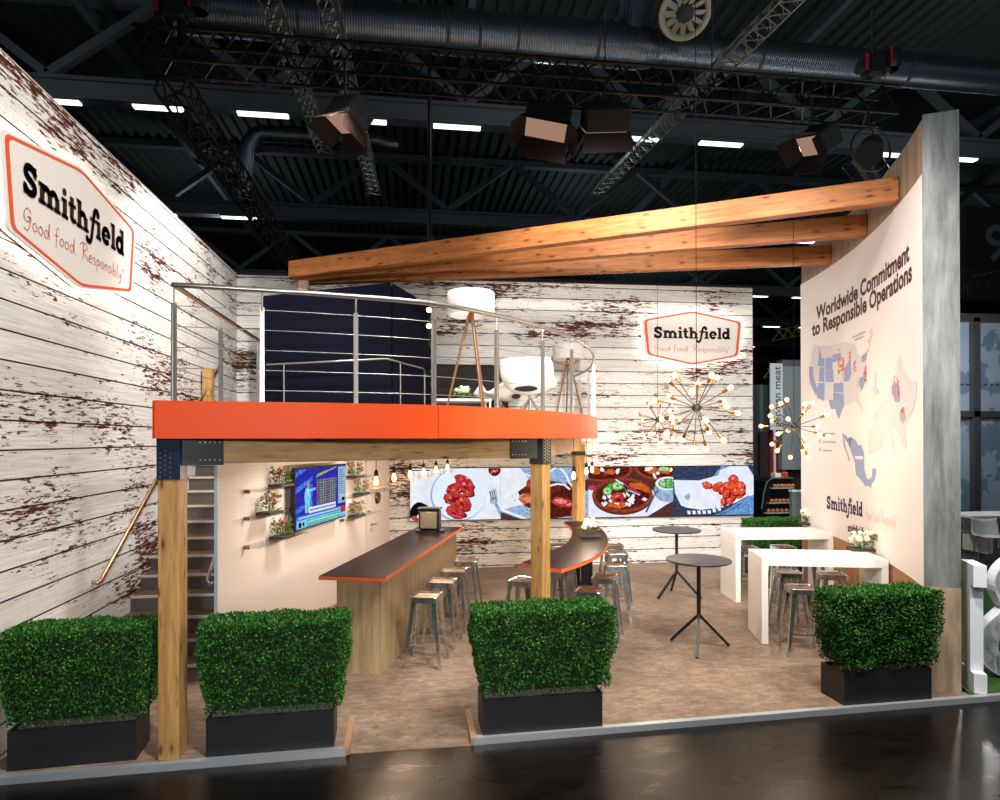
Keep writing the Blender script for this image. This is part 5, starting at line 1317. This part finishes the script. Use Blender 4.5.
for y in (20, 72, 124):
    (u, v), = C([(126, y)], 800, 430); s, z = rpx(u, v); lp.disc(s, z+.02, .02, .022, 12); lp.poly([(s-.018, z+.01), (s, z-.04), (s+.018, z+.01)])
lp.map(lambda x, y, z: wallfn(x, y, .0012)).build('legend_pins', plain('legend_red', (200, 70, 60), .6), t)
# ================================================================== TRUSSES
def box_truss(name, label, a, c, w, mat, group, seg=.5, tri=False, r=.024):
    a = Vector(a); c = Vector(c); d = (c-a).normalized(); up = Vector((0, 0, 1)); sd = d.cross(up).normalized(); L = (c-a).length
    t = thing(name, label, 'truss', tuple(a), 0, group)
    offs = [sd*w/2, -sd*w/2, up*w*.87] if tri else [sd*w/2, -sd*w/2, sd*w/2+up*w, -sd*w/2+up*w]
    b = MB()
    for o in offs: b.cyl(a+o, c+o, r, n=8)
    b.build('chords', mat, t)
    b = MB(); n = max(2, int(L/seg)); sides = [(0, 1), (1, 2), (2, 0)] if tri else [(0, 1), (2, 3), (0, 2), (1, 3)]
    for i in range(n):
        p = a+d*(L*i/n); q = a+d*(L*(i+.5)/n); e = a+d*(L*(i+1)/n)
        for s0, s1 in sides:
            b.beam(p+offs[s0], q+offs[s1], r*.9, r*.9); b.beam(q+offs[s1], e+offs[s0], r*.9, r*.9)
    b.build('lattice', mat, t); return t
box_truss('lighting_truss', 'long black box truss running across above the stand', (-3.55, 9.15, 7.42), (7.35, 9.15, 7.42), .42, TRUSSBLK, 'black lighting trusses')
box_truss('lighting_truss', 'black box truss running into the depth above the left wall', (-3.3, 9.5, 7.3), (-3.3, 20, 7.3), .36, plain('rusty_black_truss', (44, 30, 26), .5, .3), 'black lighting trusses')
box_truss('silver_truss', 'silver lattice truss high above the stand, leftmost', (-2.3, 8.0, 9.5), (-2.05, 16.4, 9.5), .34, TRUSSSIL, 'silver lattice trusses under the roof', .34, True, .02)
box_truss('silver_truss', 'silver lattice truss high above the stand, middle one', (-1.4, 8.0, 9.5), (-1.0, 19, 9.5), .34, TRUSSSIL, 'silver lattice trusses under the roof', .34, True, .02)
box_truss('silver_truss', 'silver lattice truss slanting down to the left on the right side', (6.2, 8.2, 9.5), (5.35, 18.2, 9.5), .36, TRUSSSIL, 'silver lattice trusses under the roof', .34, True, .02)
box_truss('silver_truss', 'lit lattice truss far behind, seen between the rear wall and map wall', (15.6, 26, 6.7), (17.0, 26.3, 7.0), .5, plain('gold_lit_truss', (150, 140, 84), .5, .6), 'lattice trusses far down the hall', .4, True, .03)
box_truss('silver_truss', 'second lit lattice truss far behind, lower in the same gap', (14.6, 25, 5.0), (17.0, 26, 5.3), .4, plain('gold_lit_truss', (200, 180, 90), .4, .7), 'lattice trusses far down the hall', .4, True, .03)
# hanging wires and pole
for i, (u, y, z0) in enumerate(((342, 9.2, 7.9), (429.5, 15.5, 6.6), (605, 9.2, 7.9), (712, 9.2, 7.9), (872, 9.2, 7.9), (168, 9.2, 7.9))):
    p = aty(u, 60, y); b = MB(); b.cyl((p.x, y, z0), (p.x, y, CZ), .05 if i == 1 else .012, n=8)
    tag(b.build('hanging_pole' if i == 1 else 'suspension_cable', TRUSSBLK if i == 1 else HALLDK), 'dark vertical pole hanging from the hall roof' if i == 1 else 'thin suspension cable from the roof to the black truss', 'pole' if i == 1 else 'cable', None if i == 1 else 'suspension cables of the truss')
# chain hoists
RED = plain('red_chain_bag', (170, 24, 36), .5)
for x, l in ((-3.1, 'black chain hoist with red markings on the left end of the truss'), (7.1, 'black chain hoist on the right end of the truss')):
    t = thing('chain_hoist', l, 'hoist', (x, 9.15, 7.9), 0, 'chain hoists on the lighting truss')
    b = MB(); b.bb(-.16, -.12, .15, .16, .12, .5, bev=.04); b.cyl((-.24, 0, .3), (.24, 0, .3), .10, n=16); b.build('motor', BLACKM, t, off=0)
    b = MB(); b.lathe([(.12, -.05), (.15, .02), (.14, .22)], (.3, 0, .35), 14); b.build('chain_bag', BLACKM, t, off=0)
    b = MB(); b.bb(-.22, -.13, .2, -.16, -.11, .45); b.bb(.2, -.13, .3, .24, -.11, .6); b.build('red_marking', RED, t, off=0)
    b = MB(); b.cyl((0, 0, -.05), (0, 0, .2), .03, n=8); b.build('hook', STEEL, t, off=0)
# ---- flood lights with barn doors
def flood(u, v, y, aim, label, w=.5, roll=0.0):
    p = aty(u, v, y); t = thing('stage_flood_light', label, 'stage light', tuple(p), 0, 'stage flood lights under the truss')
    d = (Vector(aim)-p).normalized(); q = d.to_track_quat('-Z', 'Y').to_matrix().to_4x4(); T = Matrix.Translation(p) @ q @ Matrix.Rotation(roll, 4, 'Z')
    inv = t.matrix_basis.inverted()
    h = w*.62
    b = MB(); b.bb(-w/2, -h/2, -.02, w/2, h/2, .30, T, bev=.03); b.build('housing', plain('matt_black_housing', (9, 9, 10), .8), t)
    b = MB(); b.bb(-w/2+.03, -h/2+.03, -.032, w/2-.03, h/2-.03, -.022, T); b.build('lens', FLOODG, t)
    DOOR = plain('copper_barn_door', (30, 18, 13), .6, spec=.2)
    for k, (x0, y0, x1, y1, ox, oy) in enumerate(((-w/2, -h/2, w/2, -h/2, 0, -1), (-w/2, h/2, w/2, h/2, 0, 1), (-w/2, -h/2, -w/2, h/2, -1, 0), (w/2, -h/2, w/2, h/2, 1, 0))):
        b = MB(); o = Vector((ox*.14, oy*.14, -.22)); a = Vector((x0, y0, -.02)); c = Vector((x1, y1, -.02)); m_ = (c-a)*.08
        vs = [a, c, c+o+m_, a+o-m_]; b.add([T @ z for z in vs]+[T @ (z+Vector((ox, oy, 0))*.008) for z in vs], [(0, 1, 2, 3), (7, 6, 5, 4), (0, 4, 5, 1), (2, 6, 7, 3), (1, 5, 6, 2), (3, 7, 4, 0)]); b.build('barn_door', DOOR, t)
    b = MB(); e1 = T @ Vector((-w/2-.02, 0, .12)); e2 = T @ Vector((w/2+.02, 0, .12)); top = p+Vector((0, 0, .36)); 
    b.tube([e1, (e1+top)/2+Vector((0, 0, .1)), top, (e2+top)/2+Vector((0, 0, .1)), e2], .014, 6); b.cyl(top, (p.x, p.y, 7.44), .02, n=8); b.build('yoke', BLACKM, t)
    return p
FL = [(345, 122, (-3.0, 8.5, 3.0), 'stage flood light with barn doors hanging at the left of the truss', .6, .6), (546, 128, (0.0, 6.2, 0), 'tilted stage flood light with barn doors, left one of the middle pair', .62, .5), (604, 128, (3.2, 12.4, 2.0), 'stage flood light with barn doors, right one of the middle pair', .62, 0.1), (812, 145, (1.5, 9.5, 3.6), 'stage flood light with barn doors near the right end of the truss', .55, .4)]
for u, v, aim, l, w, ro in FL: flood(u, v, 8.75, aim, l, w, ro)
t = thing('round_spotlight', 'dark round spotlight hanging at the right end of the black truss', 'stage light', (6.7, 9.0, 6.9))
b = MB(); b.tube([(6.75+.32*cos(a), 8.75, 6.75+.32*sin(a)) for a in [2*pi*i/24 for i in range(25)]], .018, 6); b.cyl((6.75, 8.8, 7.05), (6.75, 8.8, 7.44), .02, n=8); b.build('yoke_ring', BLACKM, t)
b = MB(); b.cyl((6.85, 8.85, 6.85), (6.6, 8.6, 6.6), .16, .19, n=18); b.build('housing', plain('matt_black_housing', (9, 9, 10), .8), t)
# ================================================================== DUCTS
DUCT = None
def ductmat():
    t = NT('ribbed_galvanised_duct'); x, y, z = t.sep(t.pos()); w = t.math('SINE', x*120.0)
    return t.bsdf(t.mix(t.step(w, -1, 1), srgb(112, 120, 130), srgb(150, 158, 166)), .34, .9, t.bump(w, .35, .01))
DUCT = ductmat()
t = thing('ventilation_duct', 'large ribbed silver ventilation duct across the top of the hall', 'duct', (3, 13.5, 10.9))
b = MB(); b.cyl((-4.4, 13.5, 10.95), (2.2, 13.5, 10.95), .44, n=36, caps=False); b.cyl((2.2, 13.5, 10.95), (4.9, 13.5, 10.95), .44, n=36); b.cyl((4.9, 13.5, 10.95), (5.3, 13.5, 10.95), .44, .36, n=36, caps=False); b.cyl((5.3, 13.5, 10.95), (18, 13.5, 10.95), .36, n=36, caps=False); b.build('main_tube', DUCT, t)
b = MB(); b.cyl((4.75, 13.5, 10.95), (4.85, 12.8, 13.4), .34, n=24, caps=False); b.build('branch', DUCT, t)
for x in (-2.2, .75, 1.4, 2.2, 3.9, 7.6, 11.2): b = MB(); b.cyl((x, 13.5, 10.95), (x+.06, 13.5, 10.95), .455 if x < 5 else .375, n=36); b.build('joint_collar', HALLDK, t)
q = aty(685, 13, 12.2); t = thing('air_diffuser', 'round cream air diffuser with radial blades beside the duct', 'air vent', tuple(q))
T = Matrix.Translation(q) @ (Vector((-.15, -.6, -.8)).to_track_quat('Z', 'Y').to_matrix().to_4x4())
CREAM = plain('cream_metal', (204, 200, 176), .5)
b = MB(); b.lathe([(.40, -.02), (.50, -.04), (.52, .0), (.49, .03), (.38, .0), (.40, -.02)], (0, 0, 0), 36, T); b.build('rim', CREAM, t)
b = MB(); b.lathe([(0, .03), (.18, .02), (.19, -.02), (0, -.03)], (0, 0, 0), 24, T); b.build('hub', HALLDK, t)
b = MB()
for k in range(12):
    a = 2*pi*k/12; T2 = T @ Matrix.Rotation(a, 4, 'Z') @ Matrix.Rotation(.5, 4, 'X'); b.bb(.16, -.055, -.006, .40, .055, .006, T2)
b.build('blades', CREAM, t)
t = thing('round_duct_outlet', 'dark duct elbow behind the diffuser', 'duct', tuple(q+Vector((0, .3, .4)))); b = MB(); b.cyl(T @ Vector((0, 0, -.05)), T @ Vector((0, 0, -.45)), .46, n=28); b.build('tube', HALLDK, t)
t = thing('ventilation_duct', 'small silver duct with bent ends behind the flood light on the left', 'duct', (-3, 21.5, 11.2))
z0 = aty(320, 137, 21.5); zz = z0.z; xa = aty(262, 130, 21.5).x; xb = aty(380, 140, 21.5).x
b = MB(); b.tube([(xa-.55, 21.5, zz-2.2), (xa-.5, 21.5, zz-.5), (xa-.2, 21.5, zz-.08), (xa, 21.5, zz), (xb, 21.5, zz), (xb+.25, 21.5, zz-.1), (xb+.6, 21.5, zz-.1)], .26, 20); b.build('tube', DUCT, t)
# hanging industrial lamp with dark cylinder (near the right)
q = aty(873, 170, 12.5); t = thing('hall_speaker', 'dark cylindrical hanging loudspeaker behind the map wall top', 'loudspeaker', tuple(q))
b = MB(); b.cyl(q+Vector((-.35, 0, .3)), q+Vector((.3, 0, -.5)), .36, .30, n=20); b.build('body', plain('glossy_dark_blue', (22, 28, 38), .25), t); b = MB(); b.cyl(q+Vector((0, 0, .2)), (q.x, q.y, CZ), .02, n=6); b.build('rod', TRUSSBLK, t)
# ================================================================== BACKGROUND, gap between rear wall and map wall
BG = 14.6
def gx(u, y=BG): return aty(u, 440, y).x
def gz(v, y=BG, u=780): return aty(u, v, y).z
t = thing('pillar_sign', 'pale grey pillar with vertical black lettering in the gap behind the stand', 'sign', (gx(776, 16), 16, 0))
xa, xb = gx(770, 16), gx(782.5, 16)
b = MB(); b.bb(xa, 15.98, gz(430, 16), xb, 16.02, gz(363.5, 16)); b.bb(xa+.1, 15.99, gz(430, 16)-2.0, xa+.16, 16.01, gz(430, 16)); b.build('pillar', plain('pale_grey_panel', (176, 184, 184), .6), t)
P = font_text('german meat', 1.0, .004); w = fw(P)[0]
z1 = gz(366.5, 16); z0 = gz(427, 16); k = (z1-z0)/w
P.map(lambda x, y, z: Vector((xb-.07-y*k*.95, 15.97, z0+x*k))).build('lettering', plain('black_print', (20, 20, 22), .6), t)
t = thing('booth_wall', 'pale grey wall of a neighbouring stand behind the pillar sign', 'wall', (gx(795, 17), 17, 0))
b = MB(); b.bb(gx(782, 17), 17, 1.6, gx(812, 17), 17.2, gz(366, 17)); b.build('panel', plain('cool_grey_panel', (128, 138, 140), .7), t)
b = MB(); b.bb(gx(781, 17), 16.95, gz(366, 17), gx(814, 17), 17.25, gz(360, 17)); b.build('top_rail', HALLDK, t)
t = thing('booth_wall', 'dark grey lower wall at the left of the background gap', 'wall', (gx(760, 18), 18, 0))
b = MB(); b.bb(gx(745, 18), 18, 0, gx(769, 18), 18.2, gz(385, 18)); b.build('panel', plain('dark_slate_panel', (74, 84, 86), .7), t)
b = MB(); b.bb(gx(758, 18), 17.9, 0, gx(761.5, 18), 18, gz(385, 18)); b.build('frame', plain('steel_grey', (120, 132, 134), .5), t)
t = thing('booth_wall', 'red and dark wall of a meat stand behind the display case', 'wall', (gx(780, 17), 17.4, 0))
b = MB(); b.bb(gx(760, 17.4), 17.4, 0, gx(812, 17.4), 17.5, gz(432, 17.4)); b.build('dark_panel', plain('maroon_dark_panel', (44, 22, 22), .7), t)
b = MB(); b.bb(gx(770, 17.4), 17.37, gz(474, 17.4), gx(780, 17.4), 17.39, gz(432, 17.4)); b.bb(gx(753, 17.4), 17.3, gz(508, 17.4), gx(763, 17.4), 17.39, gz(490, 17.4)); b.build('red_panel', plain('red_panel', (176, 34, 26), .6), t)
b = MB(); b.bb(gx(781, 17.4), 17.30, gz(478, 17.4), gx(784, 17.4), 17.37, gz(405, 17.4)); b.build('mullion', plain('steel_grey', (120, 132, 134), .5), t)
# display case
yc = 14.0; xa, xb = gx(761, yc), gx(792, yc); zt, zb0 = gz(478, yc), gz(519, yc)
t = thing('refrigerated_display', 'dark curved refrigerated display case with meat in the background gap', 'display case', ((xa+xb)/2, yc, 0))
b = MB(); prof = [(0, 0), (1, 0), (1, 1), (.35, 1), (.18, .92), (.08, .7), (.0, .3)]
b.prism([((xa+(xb-xa)*px), (zb0-.05+(zt-zb0+.05)*pz)) for px, pz in prof], yc, yc+.8, Matrix(((1, 0, 0, 0), (0, 0, 1, 0), (0, 1, 0, 0), (0, 0, 0, 1)))); b.build('body', plain('glossy_black_case', (14, 16, 18), .2), t)
b = MB(); b.bb(xa+.02, yc+.05, 0, xb, yc+.75, zb0-.04); b.build('base', BLACKM, t)
MEAT = plain('meat_tray', (170, 92, 52), .6, var=.4)
for f, x0, x1 in ((.18, .2, .9), (.42, .3, .95), (.78, .4, .98)):
    b = MB(); zz = zb0+(zt-zb0)*f
    for i in range(6): b.ball((xa+(xb-xa)*(x0+(x1-x0)*i/5), yc-.05, zz+.03), .05, 7)
    b.build('meat_pieces', MEAT, t); b = MB(); b.bb(xa+(xb-xa)*(x0-.12), yc-.1, zz-.03, xa+(xb-xa)*x1, yc-.002, zz-.01); b.build('shelf', plain('shelf_light_metal', (170, 176, 176), .3), t)
b = MB(); b.tube([(xa+(xb-xa)*px, yc-.02, zb0-.05+(zt-zb0+.05)*pz) for px, pz in ((.0, .3), (.08, .7), (.18, .92), (.35, 1), (1, 1))], .02, 6); b.build('front_frame', HALLDK, t)
t = thing('counter_unit', 'small grey counter at the right of the background display case', 'counter', (gx(797, 13.5), 13.5, 0))
b = MB(); b.bb(gx(792, 13.5), 13.5, 0, gx(806, 13.5), 13.6, gz(492, 13.5)); b.build('body', plain('cool_grey_panel', (128, 138, 140), .7), t); b = MB(); b.bb(gx(792, 13.5)-.02, 13.47, gz(492, 13.5), gx(806, 13.5), 13.62, gz(490.5, 13.5)); b.build('top', WHITE, t)
for i, (u, c, l) in enumerate(((783, (200, 196, 180), 'small pale box on top of the background display case'), (790, (150, 50, 36), 'small red box on top of the background display case'))):
    x = gx(u, yc); b = MB(); b.bb(x-.08, yc+.2, zt+.002, x+.08, yc+.4, zt+.10+i*.02, bev=.01); tag(b.build('box', plain('carton%d' % i, c, .7)), l, 'box')
# ================================================================== BACKGROUND RIGHT
CAR = plain('green_carpet', (44, 84, 20), .95, var=.5, scale=60)
b = MB(); b.add([(5.37, 5.62, 0.004), (11, 5.83, .004), (13, 10.5, .004), (7.35, 10.5, .004), (5.37, 5.62, -.05), (11, 5.83, -.05), (13, 10.5, -.05), (7.35, 10.5, -.05)], [(0, 1, 2, 3), (7, 6, 5, 4), (0, 4, 5, 1), (1, 5, 6, 2), (2, 6, 7, 3), (3, 7, 4, 0)]); struct(b.build('floor_green_carpet', CAR))
b = MB()
WL = plain('white_letter_paint', (226, 232, 238), .5, var=.01)
# slab letter I standing at an angle
N0 = atz(974, 694, 0); P0 = atz(962, 682.5, 0); N0.z = P0.z = 0
dI = (P0-N0).normalized(); nI = Vector((-dI.y, dI.x, 0)); nI = nI if nI.x > 0 else -nI
t = thing('standing_letter', 'large white standing slab letter I on green carpet at the right edge', 'letter', tuple(N0))
pr = [(0, 0), (.34, 0), (.34, .19), (.25, .19), (.25, 1.03), (.34, 1.03), (.34, 1.24), (0, 1.24), (0, 1.03), (.09, 1.03), (.09, .19), (0, .19)]
b = MB(); n = len(pr); f0 = [N0+dI*x+Vector((0, 0, y+.006)) for x, y in pr]; f1 = [p+nI*.11 for p in f0]
b.add(f0+f1, [tuple(range(n)), tuple(range(2*n-1, n-1, -1))]+[(i, n+i, n+(i+1) % n, (i+1) % n) for i in range(n)]); b.build('letter_body', WL, t)
# ampersand
t = thing('standing_letter', 'large white standing ampersand cut off by the right edge of the view', 'letter', (6.6, 6.9, 0))
b = MB(); p0 = atz(971, 678, .01); o = Vector((p0.x, p0.y, 0)); dx = Vector((1, -.12, 0)).normalized(); dn = Vector((-.12, -1, 0)).normalized()
path = [(.95, .0), (.6, .38), (.3, .72), (.26, .92), (.42, 1.06), (.6, .95), (.58, .78), (.3, .52), (.1, .32), (.12, .1), (.36, -.02), (.62, .08), (.82, .42)]
path = [(x*1.0+.1, y*1.0+.09) for x, y in path]; cp_ = catmull([(x, y, 0) for x, y in path], 5)
q2 = P2(); q2.stroke([(p.x, p.y) for p in cp_], .2)
for off, in ((0,), (.12,)):
    q2.map(lambda x, y, z: o+dx*x+dn*-off+Vector((0, 0, y+.02)), b)
for s in (1, -1):
    L_ = []; n_ = len(cp_)
    for i, p in enumerate(cp_):
        d = (cp_[min(i+1, n_-1)]-cp_[max(i-1, 0)]).normalized(); L_.append((p.x-d.y*.1*s, p.y+d.x*.1*s))
    b.strip([o+dx*x+Vector((0, 0, y+.02)) for x, y in L_], [o+dx*x-dn*.12+Vector((0, 0, y+.02)) for x, y in L_])
b.build('letter_body', WL, t)
# neighbouring stand : glazed partition with pale map panels
yr = 14.6
def px3(u, v, y): return aty(u, v, y)
t = thing('glazed_partition', 'dark framed glazed partition with pale map panels at the right edge', 'partition', (px3(980, 500, yr).x, yr, 0))
GP = em('x', (1, 1, 1)) if False else None
def mapgl():
    t2 = NT('pale_map_panel'); x, y, z = t2.sep(t2.pos()); n = t2.noise(t2.comb(x*.8, 0, z*.8), 1.2, 5, .6); c = t2.mix(t2.step(n, .5, .53), srgb(150, 164, 178), srgb(106, 122, 138))
    return t2.bsdf(c, .6)
MG = mapgl()
def boxuv(b, u0, v0, u1, v1, y0, y1):
    a = px3(u0, v1, y0); c = px3(u1, v0, y0); b.bb(a.x, y0, a.z, c.x, y1, c.z)
a = px3(955, 640, yr); c = px3(1030, 320, yr)
b = MB(); b.bb(a.x, yr+.1, 0, c.x+3, yr+.15, px3(980, 322, yr).z); b.build('map_panels', MG, t)
b = MB()
x = px3(976, 440, yr).x; b.bb(x-.09, yr-.05, 0, x+.09, yr+.1, px3(980, 318, yr).z); b.bb(a.x, yr-.05, px3(980, 417, yr).z, c.x+3, yr+.1, px3(980, 411, yr).z); b.bb(a.x, yr-.05, px3(980, 322, yr).z, c.x+3, yr+.1, px3(980, 314, yr).z)
x = px3(999, 440, yr).x; b.build('frame', plain('dark_bronze_frame', (62, 62, 62), .5), t)
b = MB()
for i in range(14): xx = a.x+.1+i*.17; zz = px3(980, 385, yr).z; b.bb(xx, yr+.085, zz, xx+.08, yr+.098, zz+.035)
b.build('dotted_line', plain('dot_print', (40, 44, 50), .7), t)
# table and chairs
t = thing('meeting_table', 'white meeting table with dark legs in the neighbouring stand', 'table', (px3(985, 530, 12.5).x, 12.5, 0))
p = px3(985, 516, 12.3); b = MB(); b.bb(p.x-.35, 12.3, p.z-.04, p.x+1.6, 13.1, p.z); b.build('table_top', WHITE, t); b = MB(); b.bb(p.x+.12, 12.35, 0, p.x+.24, 13.0, p.z-.04); b.build('leg', WHITE, t); b = MB(); b.bb(p.x+1.0, 12.35, 0, p.x+1.12, 13.0, p.z-.04); b.build('leg', WHITE, t)
SHC = plain('pale_shell_chair', (190, 192, 188), .5)
ch0 = None
for u, y, l in ((967, 12.6, 'pale plastic shell chair left of the meeting table in the neighbouring stand'), (987, 11.9, 'pale plastic shell chair in front of the meeting table in the neighbouring stand')):
    p = px3(u, 540, y)
    if ch0 is None:
        t = thing('shell_chair', l, 'chair', (p.x, y, 0), .6, 'shell chairs in the neighbouring stand'); ch0 = t
        pf = resample(catmull([(-.22, .46, 0), (0, .43, 0), (.16, .45, 0), (.22, .6, 0), (.26, .84, 0)], 5), 14)
        b = MB(); b.grid(lambda u_, v_: Vector(((u_*2-1)*(.23-.05*max(0, v_-.7)), pf[min(13, int(v_*13.99))].x-.08*abs(u_*2-1)**3, pf[min(13, int(v_*13.99))].y+.05*abs(u_*2-1)**3)), 10, 13); solid(b.build('shell', SHC, t, off=0), .012)
        for sx in (-1, 1):
            for sy in (-1, 1): b = MB(); b.cyl((sx*.15, sy*.13, .43), (sx*.21, sy*.2, 0), .01, n=6); b.build('leg', STEEL, t, off=0)
    else: dup(ch0, (p.x, y, 0), -.5, l)
# hanging gate sign
yh = 20
t = thing('hall_sign', 'dark hanging hall sign with a large numeral and pictograms, top right', 'sign', tuple(px3(990, 290, yh)))
a = px3(966, 298, yh); c = px3(1012, 208, yh); b = MB(); b.bb(a.x, yh, a.z, c.x+2, yh+.2, c.z); b.build('board', plain('near_black_board', (18, 20, 24), .7), t)
P = font_text('9', 1.0, .01); h_ = max(v[1] for v in P.v); p = px3(984, 260, yh); k = (px3(984, 224, yh).z-p.z)/h_
P.map(lambda x, y, z: Vector((p.x+x*k*1.1, yh-.01, p.z+y*k))).build('numeral', plain('grey_print', (96, 100, 104), .7), t)
b = MB(); a = px3(962, 298, yh)
b.bb(px3(963, 298, yh).x, yh-.05, px3(963, 300, yh).z, c.x+2, yh+.15, px3(963, 268, yh).z); b.build('info_strip', plain('dark_strip', (30, 32, 34), .7), t)
q2 = P2(); 
for u, v, r in ((966, 290, 5), (977, 288, 3), (987, 286, 4.5)):
    pp = px3(u, v, yh); q2.arc(pp.x, pp.z, r*.032, r*.032, 0, 350, .03); q2.rect(pp.x-.02, pp.z-r*.02, pp.x+.02, pp.z+r*.02)
for i in range(5): pp = px3(972+i*5, 277-i, yh); q2.rect(pp.x, pp.z, pp.x+.12, pp.z+.05)
q2.map(lambda x, y, z: Vector((x, yh-.06, y))).build('pictograms', plain('grey_print', (96, 100, 104), .7), t)
# ================================================================== LIGHTS
def spot(name, loc, aim, e, col=(1, .95, .88), size=60, soft=.25, blend=.6):
    ld = bpy.data.lights.new(name, 'SPOT'); ld.energy = e; ld.color = col; ld.spot_size = radians(size); ld.spot_blend = blend; ld.shadow_soft_size = soft
    o = bpy.data.objects.new(name, ld); COL.objects.link(o); o.location = loc; o.rotation_euler = (Vector(aim)-Vector(loc)).to_track_quat('-Z', 'Y').to_euler(); return o
WARM = (1, .94, .87); NEUT = (1, .98, .955)
spot('flood_beam', (-.9, 8.0, 6.8), (-3.1, 10.0, 3.0), 800, WARM, 85)
spot('flood_beam', (.4, 7.2, 6.6), (.6, 7.8, 0), 500, WARM, 95)
spot('flood_beam', (2.2, 6.6, 6.3), (3.6, 12.4, 2.2), 750, WARM, 80)
spot('flood_beam', (3.0, 4.2, 6.9), (3.6, 8.4, 0), 1300, WARM, 90)
# unseen fill spots added in front of the stand
spot('front_fill_spot', (2.0, 1.2, 8.6), (-3.1, 8.0, 2.6), 2700, NEUT, 62)
spot('front_fill_spot', (1.0, 1.0, 5.0), (4.2, 12.4, 3.2), 2700, NEUT, 44)
spot('front_fill_spot', (.6, 2.4, 4.6), (6.3, 8.6, 3.1), 950, NEUT, 56, .5)
spot('front_fill_spot', (3.5, 1.0, 8.2), (3.2, 7.4, 0), 2300, WARM, 50)
spot('front_fill_spot', (.3, -3.0, 3.3), (-.4, 6.5, 1.9), 1250, NEUT, 48)
for x, y in ((-.9, 8.0), (-.35, 10.0), (1.2, 9.3)):
    spot('under_deck_fill', (x, y, 2.44), (x-.35, y, 0), 80, (1, .9, .84), 140, .1, 1)  # unseen fill added under the deck to brighten the cream wall
w = bpy.data.worlds.new('world'); scene.world = w; w.use_nodes = True
w.node_tree.nodes['Background'].inputs[0].default_value = (.55, .75, 1, 1); w.node_tree.nodes['Background'].inputs[1].default_value = .10
for (x, y) in ((-10, 14), (3, 14), (15, 14), (-8, 30), (8, 30), (24, 30), (16, 45)):
    ld = bpy.data.lights.new('hall_fill', 'POINT'); ld.energy = 120; ld.color = (.8, .95, 1); ld.shadow_soft_size = .5  # added fill points that lift the dark ceiling, no fixtures of their own
    o = bpy.data.objects.new('hall_fill', ld); COL.objects.link(o); o.location = (x, y, 11.0)
for (x, y, z, e) in ((8.6, 13.2, 3.4, 150), (12.5, 12.8, 4.2, 200), (9.0, 8.6, 4.6, 90), (7.6, 3.5, 6, 260)):
    ld = bpy.data.lights.new('neighbour_fill', 'POINT'); ld.energy = e; ld.color = (.92, .97, 1); ld.shadow_soft_size = .2  # unseen fill added to brighten the background stands
    o = bpy.data.objects.new('neighbour_fill', ld); COL.objects.link(o); o.location = (x, y, z)
scene.view_settings.view_transform = 'Standard'; scene.view_settings.look = 'None'; scene.view_settings.gamma = 1
scene.view_settings.use_curve_mapping = False; scene.view_settings.exposure = 0.0
scene.cycles.use_denoising = True
scene.cycles.max_bounces = 6; scene.cycles.diffuse_bounces = 3; scene.cycles.glossy_bounces = 3; scene.cycles.transparent_max_bounces = 12
scene.cycles.sample_clamp_indirect = 4
